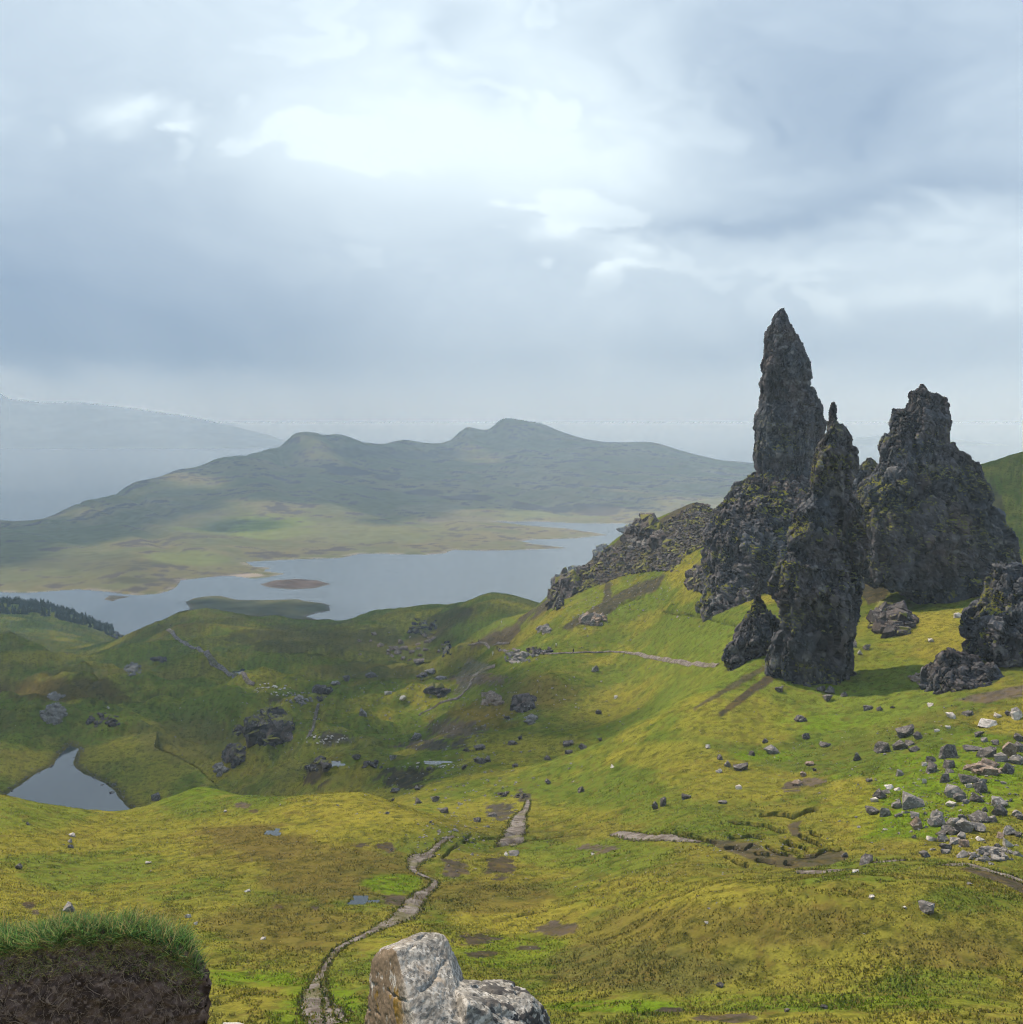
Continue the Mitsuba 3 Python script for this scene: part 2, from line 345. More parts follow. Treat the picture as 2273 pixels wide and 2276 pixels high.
cuts = [C2((640, 1340), (850, 1345), (1000, 1360), (1120, 1370), (1230, 1420), (1320, 1440)), C2((720, 1490), (850, 1490), (950, 1475), (1080, 1500)), C2((680, 1610), (800, 1610), (870, 1630), (960, 1570)),
        C2((1000, 1670), (1130, 1680)), C2((1000, 1740), (1190, 1762)), C2((1310, 1770), (1430, 1782)), C2((1460, 1700), (1640, 1700), (1700, 1650), (1780, 1620), (1900, 1620)), C2((1120, 1600), (1250, 1660), (1330, 1690)),
        C2((1340, 1540), (1420, 1590)), C2((1470, 1480), (1600, 1540), (1700, 1590)), C2((1000, 1260), (1150, 1250), (1280, 1250), (1400, 1280), (1560, 1210), (1660, 1190)), C2((0, 1440), (180, 1450), (330, 1485), (430, 1520), (560, 1560)),
        C2((600, 1670), (700, 1720), (820, 1770), (900, 1800)), C2((1290, 1620), (1430, 1650)), C2((1590, 1440), (1680, 1480)), C2((1300, 1560), (1380, 1570)), C2((1470, 1600), (1540, 1620)),
        [(1473, 1355), (1497, 1362), (1528, 1364), (1564, 1370), (1600, 1380), (1640, 1390)], [(1432, 1323), (1385, 1339), (1341, 1367)],
        [(1016, 1873), (1100, 1862), (1180, 1846), (1330, 1838)], [(1100, 1880), (1180, 1865), (1310, 1850)], [(1085, 2050), (1150, 2035), (1215, 2022)],
        [(985, 1905), (1000, 1890), (1030, 1868), (1048, 1855)], [(640, 1555), (690, 1552), (730, 1540)], [(200, 1561), (260, 1560), (320, 1556), (350, 1540)]]
gy = G
cutmask = np.zeros(X.shape)
for ci, c in enumerate(cuts):
    c = np.array(c)
    lo, hi = c.min(0) - 25, c.max(0) + 25
    r = (PX > lo[0]) & (PX < hi[0]) & (gy > lo[1]) & (gy < hi[1]) & (D > 80) & visible
    if not r.any(): continue
    wob = 5 * fb2(X[r], Y[r], 1 / 1.4, 3, 14)
    dd = segdist(PX[r] + wob, gy[r] + 0.8 * wob, c)
    m = mikit_step(3.6, 1.2, dd)
    gap = mikit_step(-0.22, -0.05, fb2(X[r], Y[r], 1 / 2.5, 2, 15))
    cutmask[r] = np.maximum(cutmask[r], m * gap * (1 if ci < len(cuts) - 8 else .32))
Z -= 1.3 * cutmask * np.clip(D / 130, 0.5, 2)
refresh()

# pools: level hollows in the turf
POOLS = []
for px, py, rx, ry, lab in [(608, 1851, 17, 7, 'small bright peat pool on the golden mound'), (805, 2000, 26, 9, 'shallow pool beside the bend of the footpath'), (532, 1492, 15, 5, 'white gleaming pool next to the far footpath'),
                            (748, 1697, 15, 6, 'gleaming pool behind the small golden ridge'), (970, 1694, 30, 4, 'thin gleam of water on the valley floor')]:
    d = hit(px, py)
    z = gnd(px, d)
    r = np.random.default_rng(int(px))
    ring = []
    for a in np.linspace(0, 2 * np.pi, 40, endpoint=False):
        k = 1 + .30 * math.sin(3 * a + px) + .2 * math.sin(5 * a + 1)
        ring.append(on_level(px + rx * k * math.cos(a), py + ry * k * math.sin(a), z))
    ring = np.array(ring)
    c = ring.mean(0)
    r = np.hypot(X - c[0], Y - c[1]) < 3 * np.ptp(ring, axis=0).max()
    s = sdist(X[r], Y[r], ring)
    k = mikit_step(.5 * np.ptp(ring[:, 0]), 0, s)
    Z[r] = np.where(s < 0, z - .25, Z[r] * (1 - k) + (z + .06) * k)
    POOLS.append((ring, z - .04, lab))
refresh()

# ------------------------------------------------------------------ the near moor: what grows on it (colours of turf, moss, heather and soil)
GREEN, GOLD, VIVID, BROWN, OLIVE, SOIL, SCREE, PALE = map(np.array, ((0.098, 0.140, 0.022), (0.235, 0.212, 0.034), (0.115, 0.185, 0.014), (0.110, 0.084, 0.030), (0.085, 0.082, 0.032), (0.062, 0.050, 0.044), (0.060, 0.054, 0.054), (0.25, 0.225, 0.21)))
warp = lambda s, a: a * fb2(X, Y, 1 / 9, 4, s)
n1, n2, n3 = fb2(X, Y, 1 / 30, 4, 20), fb2(X, Y, 1 / 9, 4, 21), fb2(X, Y, 1 / 2.4, 4, 22)
lerp = lambda a, b, t: a * (1 - t[..., None]) + b * t[..., None]
t_gold = mikit_step(-0.16, 0.20, n1 + 0.8 * n2 + 0.55 * n3)
col = lerp(np.broadcast_to(GREEN, X.shape + (3,)), GOLD, t_gold * 0.75)
bog = mikit_step(-.12, .18, fb2(X, Y, 1 / 110, 3, 28) + .25 * n2) * (0.35 + 0.65 * inpoly(X, Y, [(-420, 230), (-60, 235), (30, 300), (20, 420), (-60, 900), (-700, 900)]))
col = lerp(col, OLIVE, bog * mikit_step(-0.25, 0.2, n2 + 0.5 * n3) * 0.7)
col = lerp(col, BROWN, bog * mikit_step(0.0, 0.22, fb2(X, Y, 1 / 40, 4, 26) + .5 * n3) * 0.7)


def patch(px, py, rx, ry, c, w=0.9, soft=0.45, freq=6.0, seed=0, jag=2.2):
    """A patch of one kind of ground cover, with an edge broken by noise."""
    global col
    d0 = hit(px, py)
    r = (np.abs(PX - px) < rx * 1.9) & (np.abs(G - py) < ry * 1.9) & (np.abs(np.log(D / d0)) < 0.45) & visible
    if not r.any(): return
    e = ((PX[r] - px) / rx) ** 2 + ((G[r] - py) / ry) ** 2 + jag * fb2(X[r], Y[r], 1 / freq, 4, 40 + seed) + 0.8 * jag / 2.2 * fb2(X[r], Y[r], 3 / freq, 2, 60 + seed)
    t = mikit_step(1 + soft, 1 - soft, e) * w
    col[r] = col[r] * (1 - t[:, None]) + np.asarray(c) * t[:, None]


def area(poly, c, w=0.95, rag=9.0, freq=4.0, dr_=(55, 1800), seed=0):
    """A region with a drawn outline, ragged at the edge."""
    global col
    poly = np.array(poly, float)
    lo, hi = poly.min(0) - 20, poly.max(0) + 20
    r = (PX > lo[0]) & (PX < hi[0]) & (G > lo[1]) & (G < hi[1]) & (D > dr_[0]) & (D < dr_[1]) & visible
    if not r.any(): return
    wob = rag * fb2(X[r], Y[r], 1 / freq, 4, 80 + seed)
    s = sdist(PX[r] + wob, G[r] + wob * 0.8, poly)
    t = mikit_step(1.5, -1.5, s) * w
    col[r] = col[r] * (1 - t[:, None]) + np.asarray(c) * t[:, None]


# golden mound on the left, brown hollows, fresh green flushes
for a in [(200, 1850, 330, 75, GOLD, .6, .8, 14), (650, 1850, 250, 70, GOLD, .75, .8, 14), (780, 1790, 150, 40, GOLD, .8), (120, 2010, 220, 90, GOLD, .5, .8), (560, 1870, 130, 40, BROWN, .8), (760, 1940, 190, 55, BROWN, .7), (640, 2060, 170, 60, BROWN, .6),
          (180, 1930, 190, 40, GREEN * 1.1, .8), (60, 1810, 150, 35, GREEN * 1.2, .6), (410, 1765, 80, 28, VIVID, .5), (420, 1790, 60, 30, GREEN, .6), (880, 1965, 70, 22, VIVID, .9), (560, 2175, 130, 22, VIVID, .9), (700, 2240, 90, 60, VIVID, .7), (560, 2215, 100, 30, GOLD, .5),
          (1150, 2110, 130, 40, VIVID, .6), (1180, 2040, 150, 40, GOLD, .8), (1080, 1985, 170, 40, BROWN, .55), (1150, 1930, 140, 30, GOLD, .5), (1400, 1900, 130, 40, GREEN * 1.1, .7), (1480, 1990, 220, 40, GOLD, .4), (1600, 2060, 330, 50, BROWN, .45), (1450, 2150, 250, 60, OLIVE, .7), (2120, 2110, 180, 50, BROWN, .5),
          (1900, 1930, 120, 26, GREEN, .6), (2150, 2000, 140, 30, GREEN * .9, .8), (1380, 2235, 160, 14, VIVID, .9), (1900, 2225, 330, 20, VIVID, .5), (1800, 2265, 400, 16, GOLD, .6),
          (2080, 1760, 200, 85, VIVID, .85), (2000, 1830, 120, 40, VIVID, .9), (2180, 1690, 120, 60, VIVID, .6), (1830, 1600, 130, 22, VIVID, .9), (1690, 1680, 70, 14, VIVID, .9), (1960, 1560, 160, 40, GREEN * 1.3, .6), (1750, 1500, 330, 130, GREEN * 1.25, .55), (1650, 1740, 150, 40, GOLD, .6), (1900, 1790, 60, 60, GOLD, .6), (1640, 1600, 130, 60, GOLD, .6), (2100, 1430, 70, 60, GOLD, .6), (2050, 1390, 70, 20, GOLD, .9), (2240, 1600, 80, 25, GOLD, .8),
          (1250, 1900, 120, 26, GREEN * 1.1, .6), (1330, 1760, 150, 40, GREEN, .7), (1500, 1810, 110, 40, GREEN * 1.1, .6), (1480, 1680, 130, 30, GOLD, .6), (1540, 1280, 50, 60, GOLD, .6), (1660, 1320, 90, 26, GOLD, .8), (1560, 1420, 120, 40, GREEN * 1.15, .6), (1350, 1340, 90, 40, GREEN * 1.2, .7), (1080, 1395, 90, 25, GREEN * 1.2, .7),
          (1075, 1590, 70, 30, np.array((.16, .11, .025)), .7), (1200, 1540, 80, 40, BROWN, .5), (1060, 1500, 90, 30, GREEN * .7, .7), (150, 1535, 150, 26, BROWN * .7, .9), (420, 1640, 130, 50, OLIVE * 1.1, .6), (530, 1700, 60, 40, GOLD * .7, .5), (100, 1460, 130, 14, GOLD, .8), (700, 1420, 200, 30, OLIVE * .9, .8), (830, 1490, 120, 20, OLIVE * .8, .7), (780, 1715, 60, 14, GOLD * .8, .7), (2050, 1310, 40, 20, GREEN, .5), (1890, 1345, 40, 30, GREEN * .8, .6)]:
    patch(*a, seed=int(a[0]) % 17)
# bare peat and gravel
for a in [(540, 1790, 14, 6, SOIL * 1.5), (565, 1803, 9, 4, SOIL), (800, 1877, 18, 6, SOIL * 1.2), (850, 1880, 22, 7, SOIL), (868, 1889, 10, 4, SOIL * 1.4), (1110, 1925, 32, 26, SOIL), (1010, 1925, 30, 22, SOIL * 1.4), (1060, 2085, 40, 14, SOIL), (1065, 2120, 34, 7, SOIL), (1175, 2107, 24, 5, SOIL), (1240, 2065, 45, 12, SOIL * 1.3), (1235, 2050, 20, 6, SOIL * 1.6), (620, 2016, 14, 8, SOIL), (700, 2016, 10, 5, SOIL * 1.3),
          (880, 2003, 34, 14, SOIL * 1.3), (610, 1555, 16, 8, SOIL), (1060, 1510, 60, 12, SOIL * 1.6), (1490, 2245, 34, 6, SOIL), (1620, 2262, 60, 8, SOIL * 1.3), (66, 2012, 13, 9, SOIL), (80, 2026, 8, 6, SOIL * 1.3), (1110, 1800, 30, 20, SCREE * 1.2), (1010, 1620, 60, 20, SOIL * 1.5), (960, 1655, 70, 12, SCREE * 1.1), (1160, 1770, 14, 14, SCREE), (1320, 1885, 40, 10, SOIL * 1.7), (900, 1730, 60, 22, SCREE * .7), (740, 1640, 40, 14, SCREE * 1.2), (700, 1720, 25, 26, SOIL * .8), (1800, 1740, 30, 10, SOIL * 1.8), (1760, 1750, 20, 12, SOIL * 1.5)]:
    patch(*a, w=.95, soft=.2, freq=1.8, seed=3 + int(a[0]) % 13, jag=4.5)
SH = lambda *q: [(1160 + x * .2592, 1080 + y * .2592) for x, y in q]
area(SH((1700, 60), (1560, 90), (1400, 150), (1200, 280), (1000, 380), (860, 450), (650, 600), (480, 720), (250, 870), (220, 1060), (20, 1160), (-80, 1240), (0, 1130), (200, 980), (380, 930), (700, 810), (900, 740), (1180, 700), (1290, 720), (1400, 580), (1560, 500), (1800, 300)), SCREE, .92, 26, 9, (350, 520))
area(SH((720, 820), (770, 830), (760, 950), (880, 880), (1060, 800), (1240, 760), (1130, 900), (900, 980), (760, 1090), (640, 1160), (400, 1240), (330, 1220), (500, 1110), (680, 1000)), SCREE * .9, .9, 12, 6, (350, 520))
area([(1150, 1385), (1158, 1400), (1140, 1420), (1130, 1432), (1020, 1440), (990, 1455), (1000, 1446), (1060, 1426), (1095, 1405)], SOIL * 1.3, .95, 8, 4, (330, 600))
area([(1040, 1462), (1100, 1480), (1060, 1510), (1040, 1535), (1000, 1550), (1020, 1525), (1010, 1505)], PALE * .55, .65, 12, 3, (330, 520))
area([(1720, 1490), (1735, 1500), (1650, 1560), (1600, 1595), (1595, 1585), (1650, 1540)], SOIL, .95, 7, 3)
area([(1700, 1480), (1712, 1484), (1640, 1525), (1545, 1580), (1540, 1574), (1620, 1520)], SOIL * 1.2, .85, 9, 3)
area([(2273, 1522), (2273, 1546), (2190, 1562), (2120, 1556), (2180, 1540)], SOIL * 1.8, .95, 6, 3)
area(C2((430, 1520), (680, 1525), (870, 1560), (1000, 1560), (1100, 1640), (1300, 1660), (1450, 1715), (1700, 1640), (1900, 1620), (2000, 1690), (1850, 1770), (1600, 1815), (1400, 1835), (1100, 1790), (850, 1700), (640, 1640)), SOIL * 1.15, .85, 16, 2.2)
area(C2((1330, 1380), (1430, 1330), (1500, 1310), (1450, 1400), (1480, 1500), (1380, 1480)), SOIL * 1.2, .9, 8, 2)
area([(1880, 1175), (1950, 1185), (2000, 1280), (1965, 1330), (1930, 1345), (1895, 1300)], SCREE * .8, .9, 9, 4, (200, 420))
area([(250, 1400), (270, 1410), (230, 1440), (150, 1453), (130, 1445), (200, 1415)], SCREE * 1.2, .85, 9, 12, (450, 760))
area([(2150, 1925), (2240, 1945), (2290, 1975), (2290, 1995), (2230, 1965), (2130, 1930)], SOIL * 1.1, .95, 6, 2)
area([(940, 1378), (1010, 1345), (1060, 1355), (1030, 1385), (940, 1430), (900, 1420)], SCREE * .75, .6, 14, 9, (420, 900))
area([(2110, 1010), (2190, 1060), (2230, 1110), (2230, 1160), (2180, 1250), (2160, 1150)], SOIL * 1.2, .6, 9, 8, (400, 700))
col = lerp(col, SOIL * 0.42, np.clip(cutmask * 1.8, 0, 1))
shore = np.exp(-np.clip(sd, 0, 50) / 1.2) * (sd > -2)
col = lerp(col, np.array((.05, .048, .03)), np.clip(shore, 0, .8))
# heather and rush tufts, straw flecks
tuft = mikit_step(0.05, 0.18, fb2(X, Y, 1 / 0.9, 2, 24) + 0.5 * fb2(X, Y, 1 / 7, 3, 25))
col = lerp(col, col * np.array((.62, .66, .7)), tuft * .8)
col *= (1 + 0.30 * n3[..., None] + 0.22 * fb2(X, Y, 1 / 0.6, 2, 23)[..., None])
col = np.clip(col, 0.01, 0.6)
V = np.stack([X, Y, Z], -1).reshape(-1, 3)
scene['moor'] = mikit.ply((V, grid_faces(*X.shape)[:, ::1]), 'mat_moor', smooth=True, color=col.reshape(-1, 3))
tag('moor', 'grassy moor and hillsides falling away to the loch', kind='structure')

# ------------------------------------------------------------------ water
LOCH_Z, SEA_Z = -270.0, -340.0
shore_px = [(-700, 1312), (-300, 1316), (0, 1316), (60, 1318), (150, 1311), (175, 1310), (240, 1316), (300, 1323), (350, 1320), (385, 1310), (395, 1304), (402, 1290), (470, 1282), (512, 1280), (559, 1286), (591, 1283), (630, 1275), (583, 1269), (603, 1262), (559, 1259), (546, 1249),
            (615, 1245), (690, 1242), (759, 1240), (798, 1231), (850, 1231), (944, 1233), (984, 1230), (1007, 1222), (1074, 1224), (1173, 1222), (1267, 1218), (1185, 1209), (1157, 1203), (1181, 1199), (1271, 1197), (1354, 1189), (1263, 1175), (1173, 1168), (1094, 1159),
            (1133, 1159.5), (1192, 1159), (1291, 1163), (1401, 1164), (1700, 1166), (2100, 1170), (2600, 1180), (2600, 1420), (-700, 1420)]
loch = np.array([on_level(px, py, LOCH_Z) for px, py in shore_px])
from shapely.geometry import Polygon
from shapely import affinity


def flat(key, poly, z, mat, label, buf=0.0, kind='structure'):
    pg = Polygon(poly).buffer(0)
    pg = pg.buffer(buf) if buf else pg
    pg = max(getattr(pg, 'geoms', [pg]), key=lambda g: g.area)
    v, f = trimesh.creation.triangulate_polygon(pg, engine='earcut')
    v = np.column_stack([v, np.full(len(v), z)])
    a, b, c = v[f[0][0]], v[f[0][1]], v[f[0][2]]
    if np.cross(b - a, c - a)[2] < 0: f = f[:, ::-1]
    key = num(key)
    scene[key] = mikit.ply((v, f), mat)
    return tag(key, label, kind=kind)


flat('loch_water', loch, LOCH_Z, 'mat_loch', 'wide pale freshwater loch reflecting the sky', 60)
flat('sea', [(-48000, 2900), (48000, 2900), (48000, 92000), (-48000, 92000)], SEA_Z, 'mat_sea', 'blue grey sea beyond the far headland')
flat('tarn_water', tarn, TARN_Z, 'mat_tarn', 'small still tarn in the hollow behind the golden mound', 4)

for ring, z, lab in POOLS:
    flat('pool', ring, z, 'mat_tarn', lab, .3)

# ------------------------------------------------------------------ the far shore and its hill
FAR = {
    -700: '1312,1690 1250,2000 1210,2300 1200,2600 1220,2900 1260,3300 1300,4000',
    -300: '1318,1690 1250,2000 1210,2300 1185,2650 1200,2900 1230,3400 1300,4200',
    0: '1316,1705 1250,2000 1200,2350 1170,2800 1158,3050 1200,3400 1260,4200',
    140: '1312,1720 1250,2000 1200,2350 1160,2850 1138,3200 1190,3450 1250,4200',
    178: '1312,1720 1250,2000 1200,2350 1150,2900 1120,3250 1170,3500 1240,4200',
    295: '1320,1687 1280,1800 1220,2150 1170,2600 1120,3050 1076,3500 1130,3900 1200,4500',
    394: '1305,1760 1250,2000 1190,2400 1130,2950 1080,3350 1043,3700 1100,4100 1180,4600',
    480: '1281,1875 1230,2100 1160,2700 1090,3300 1050,3600 1020,3900 1060,4300 1150,4800',
    600: '1262,1975 1200,2400 1150,2750 1090,3250 1040,3700 1010,4000 996,4150 1040,4500 1120,4900',
    628: '1256,2010 1195,2420 1140,2850 1080,3450 1030,3950 988,4230 1030,4600 1110,5100',
    642: '1254,2030 1192,2440 1135,2900 1070,3520 1012,4050 974,4270 1020,4600 1110,5150',
    656: '1250,2056 1190,2450 1130,2950 1060,3600 1000,4100 962,4300 1000,4600 1110,5200',
    760: '1240,2120 1190,2470 1130,2950 1060,3650 1010,4150 966,4500 1000,4850 1110,5400',
    900: '1232,2179 1190,2450 1150,2850 1100,3450 1050,4000 1010,4500 979,4800 1010,5300 1090,6000',
    960: '1230,2190 1190,2470 1150,2850 1100,3450 1050,4050 1010,4600 986,4900 1020,5400 1090,6200',
    1012: '1226,2230 1180,2550 1110,3350 1040,4200 1000,4750 969,5120 1005,5600 1080,6500',
    1024: '1225,2232 1180,2550 1110,3350 1040,4200 994,4780 957,5160 1000,5650 1080,6500',
    1037: '1224,2238 1180,2550 1110,3350 1040,4200 990,4800 949,5200 990,5700 1080,6500',
    1085: '1223,2240 1180,2550 1110,3350 1040,4200 990,4850 955,5250 990,5700 1080,6500',
    1096: '1223,2242 1180,2550 1110,3350 1040,4200 988,4870 950,5280 990,5750 1080,6500',
    1108: '1222,2245 1178,2580 1110,3370 1040,4200 984,4880 936,5350 985,5800 1080,6500',
    1121: '1222,2250 1175,2600 1110,3400 1040,4200 980,4900 931,5400 980,5900 1080,6500',
    1147: '1222,2260 1170,2650 1110,3400 1040,4200 980,4900 933,5420 980,5900 1080,6500',
    1200: '1160,2861 1120,3250 1080,3700 1030,4300 980,5000 941,5500 990,6000 1080,6500',
    1450: '1164,2812 1120,3250 1060,4000 1020,4700 984,5400 1020,5900 1080,6500',
    1700: '1166,2800 1120,3250 1080,3700 1050,4600 1032,5400 1060,6000 1080,6500',
    2000: '1168,2790 1120,3250 1080,3700 1060,4600 1050,5400 1070,6500',
    2500: '1170,2780 1120,3250 1080,3700 1060,4600 1050,5400 1070,6500',
}
fp = np.array([(px, *map(float, q.split(','))) for px, row in FAR.items() for q in row.split()])
_fr = RBFInterpolator(np.stack([fp[:, 0] / 70, np.log(fp[:, 2]) / 0.10], -1), fp[:, 1], kernel='thin_plate_spline', smoothing=0.001)
fc = np.concatenate([np.arange(-650, -30, 20), np.arange(-30, 1760, 4.6), np.arange(1760, 2500, 16)])
fr_ = np.geomspace(1630, 6500, 280)
FP, FD = np.meshgrid(fc, fr_)
_c2, _l2 = np.arange(-700, 2541, 7.0), np.linspace(math.log(1600), math.log(6600), 150)
_g2 = _fr(np.stack(np.meshgrid(_c2 / 70, _l2 / 0.10, indexing='ij'), -1).reshape(-1, 2)).reshape(len(_c2), len(_l2))
fpy = RectBivariateSpline(_c2, _l2, _g2)(FP, np.log(FD), grid=False)
FX, FY = (FP - CX) / F * FD, FD
FZ = -(fpy - HY) / F * FD
relief = mikit_step(1800, 2600, FD)
FZ += relief * (9 * fb2(FX, FY, 1 / 420, 5, 70) + 9 * fb2(FX, FY, 1 / 90, 3, 71))
gul = np.abs(fb2(FX + 0.7 * FY, FY * 0.25, 1 / 260, 3, 72))
FZ -= relief * 10 * mikit_step(0.06, 0.0, gul)
fsd = sdist(FX + 14 * fb2(FX, FY, 1 / 40, 3, 73), FY, loch)
h = np.clip(FZ - LOCH_Z, 2.0, None)
land = np.where(FZ > LOCH_Z + 2, h, FZ - LOCH_Z)
rise = mikit_step(0, 160, fsd)
shoreline = np.where(fsd < 0, np.clip(fsd * 0.08, -6, 0) - 0.8, 0.4 + np.minimum(fsd, 90) * 0.05)
inner = FD < np.interp(FP, [0, 300, 500, 1000], [2650, 2600, 2700, 3000])
FZ = LOCH_Z + np.where(inner | (fsd < 0), np.where(fsd < 0, shoreline, shoreline * (1 - rise) + np.maximum(land, 2.0) * rise), land)
# crags: steep bands half way up
m1, m2, m3_ = fb2(FX, FY, 1 / 330, 4, 75), fb2(FX, FY, 1 / 70, 4, 76), fb2(FX, FY, 1 / 20, 3, 77)
fcol = lerp(np.broadcast_to(np.array((.072, .078, .036)), FX.shape + (3,)), np.array((.115, .098, .050)), mikit_step(-.15, .2, m1 + .6 * m2))
fcol = lerp(fcol, np.array((.045, .040, .036)), mikit_step(.05, .22, m2 + .7 * m3_ + .4 * m1))


def fpatch(px, py, rx, ry, c, w=.9):
    e = ((FP - px) / rx) ** 2 + ((fpy - py) / ry) ** 2 + 2.0 * fb2(FX, FY, 1 / 130, 4, 90 + int(px) % 11) + 1.0 * m3_
    return lerp(fcol, np.asarray(c), mikit_step(1.5, .5, e) * w)


for a in [(560, 1170, 140, 26, (.115, .150, .030), .8), (420, 1240, 90, 18, (.095, .115, .035), .7), (800, 1180, 230, 24, (.105, .110, .048), .6), (780, 1048, 60, 9, (.035, .03, .032), .9), (860, 1060, 26, 8, (.035, .03, .032), .8), (940, 1094, 40, 6, (.035, .03, .032), .9), (1030, 1104, 60, 7, (.035, .03, .032), .9),
          (1170, 1122, 34, 9, (.04, .035, .035), .8), (1240, 1128, 34, 8, (.04, .035, .035), .8), (1330, 1128, 50, 9, (.04, .035, .035), .85), (800, 1000, 90, 12, (.045, .045, .035), .6), (950, 1010, 130, 10, (.045, .045, .036), .6), (180, 1250, 170, 22, (.048, .052, .03), .6), (300, 1285, 60, 8, (.04, .04, .028), .7), (420, 1160, 120, 40, (.052, .056, .034), .6),
          (120, 1180, 140, 22, (.062, .075, .032), .6), (960, 1130, 90, 10, (.13, .115, .075), .5), (1030, 1150, 80, 8, (.10, .09, .06), .6), (545, 1281, 40, 4, (.26, .22, .19), .7), (1230, 1145, 120, 8, (.10, .12, .045), .5)]:
    fcol = fpatch(*a)
fcol = lerp(fcol, np.array((.16, .145, .125)), mikit_step(14, 3, np.abs(fsd - 4)) * .55 * mikit_step(-.1, .1, m3_))
fcol = np.clip(1.3 * fcol * (1 + .5 * m3_[..., None]), .01, .5)
scene['far_hills'] = mikit.ply((np.stack([FX, FY, FZ], -1).reshape(-1, 3), grid_faces(*FX.shape)), 'mat_far', smooth=True, color=fcol.reshape(-1, 3))
tag('far_hills', 'low headland and long hill ridge across the loch', kind='structure')

# islands in the loch
def island(key, outline, top, label, tone=(.07, .072, .035)):
    pg = Polygon([on_level(px, py, LOCH_Z) for px, py in outline]).buffer(0)
    x0, y0, x1, y1 = pg.buffer(12).bounds
    gx, gy_ = np.meshgrid(np.linspace(x0, x1, 90), np.linspace(y0, y1, 60))
    s = sdist(gx + 5 * fb2(gx, gy_, 1 / 16, 3, 95), gy_, np.array(pg.exterior.coords)[:-1])
    z = LOCH_Z + np.where(s < 0, 0.35 + top * (1 - np.exp(s / 45)) + top * .5 * fb2(gx, gy_, 1 / 40, 3, 96) * np.minimum(-s / 20, 1), -s * .1 - .3)
    c = np.clip(np.array(tone) * (1 + 1.2 * fb2(gx, gy_, 1 / 30, 4, 97)[..., None]), .01, .5)
    c = lerp(c, np.array((.10, .09, .075)), mikit_step(6, 1, np.abs(s)))
    key = num(key)
    scene[key] = mikit.ply((np.stack([gx, gy_, z], -1).reshape(-1, 3), grid_faces(*gx.shape)), 'mat_far', smooth=True, color=c.reshape(-1, 3))
    tag(key, label, kind='structure')


island('island', [(578, 1299), (610, 1290), (660, 1287), (705, 1290), (733, 1298), (700, 1307), (650, 1310), (600, 1306)], 5, 'low brown oval island in the middle of the loch', (.075, .058, .05))
island('peninsula', [(413, 1338), (430, 1330), (455, 1326), (490, 1324), (510, 1329), (530, 1334), (600, 1334), (665, 1332), (675, 1336), (715, 1340), (731, 1345), (732, 1358), (705, 1362), (680, 1370), (730, 1385), (700, 1410), (430, 1420), (405, 1395), (422, 1352)], 6, 'low moorland spit running out into the loch')
island('skerry', [(230, 1332), (245, 1324), (265, 1325), (290, 1326), (262, 1331), (250, 1336)], 1.8, 'tiny dark rocky skerry near the far loch shore', (.05, .05, .04))


# distant land over the sea
def ridge(key, crest, d0, depth, z0, label, tone):
    c = np.array(crest, float)
    px = np.arange(c[0, 0], c[-1, 0] + 1, 5.0)
    t = np.linspace(0, 1, 46)
    A, B = np.meshgrid(px, t)
    d = d0 + B * depth
    top = (HY - np.interp(A, c[:, 0], c[:, 1])) / F * (d0 + depth * .55)
    prof = np.interp(B, [0, .12, .35, .55, .75, 1], [0, .22, .62, 1, .7, -.1])
    x = (A - CX) / F * d
    z = z0 - 8 + (top - z0) * prof + 110 * fb2(x, d, 1 / 900, 5, 99) * np.minimum(prof * 2, 1) * (1 - np.exp(-((B - .55) / .12) ** 2))
    cl = np.clip(np.array(tone) * (1 + fb2(x, d, 1 / 500, 4, 98)[..., None]), .01, .5)
    scene[key] = mikit.ply((np.stack([x, d, z], -1).reshape(-1, 3), grid_faces(*A.shape)), 'mat_far', smooth=True, color=cl.reshape(-1, 3))
    tag(key, label, kind='structure')


ridge('island_mountains', [(-500, 900), (-200, 860), (-60, 850), (0, 872), (20, 884), (60, 889), (100, 893), (170, 892), (260, 901), (350, 914), (430, 926), (520, 946), (600, 966), (660, 990)], 12300, 4200, SEA_Z, 'hazy blue island ridge far across the sea', (.06, .066, .045))
ridge('distant_hills', [(1780, 1010), (1880, 975), (1960, 966), (2080, 975), (2180, 984), (2273, 990), (2700, 1000)], 13500, 3000, SEA_Z, 'faint blue hills on the right horizon behind the pinnacles', (.06, .066, .045))


# ------------------------------------------------------------------ rock: pinnacles and crags
def blocky(p, size, seed, crack=0.065, depth=.65):
    """Displacement of jointed rock: blocks that stand in and out, with grooves between them (in units of the block size)."""
    q = p / np.asarray(size, float)
    lo, hi = np.floor(q.min(0)).astype(int) - 1, np.ceil(q.max(0)).astype(int) + 2
    r = np.random.default_rng(seed)
    size_ = hi - lo + 2
    code = lambda c: ((c[:, 0] - lo[0] + 1) * size_[1] + c[:, 1] - lo[1] + 1) * size_[2] + c[:, 2] - lo[2] + 1
    u = np.unique(code(np.floor(q).astype(int)))
    near = [(a * size_[1] + b) * size_[2] + c for a in (-1, 0, 1) for b in (-1, 0, 1) for c in (-1, 0, 1)]
    u = np.unique((u[:, None] + np.array(near)[None]).ravel())
    g = np.stack([u // (size_[1] * size_[2]) + lo[0] - 1, u // size_[2] % size_[1] + lo[1] - 1, u % size_[2] + lo[2] - 1], -1)
    g = g + r.random(g.shape)
    dist, idx = cKDTree(g).query(q, 2)
    own, tone = idx[:, 0], r.random(len(g))
    tilt = r.normal(size=(len(g), 3)) * .75
    face = ((q - g[own]) * tilt[own]).sum(1)                        # each block has a plane face of its own
    return 0.8 * (tone[own] - 0.5) + np.clip(face, -.6, .6) - depth * np.exp(-(dist[:, 1] - dist[:, 0]) / crack), tone[own]


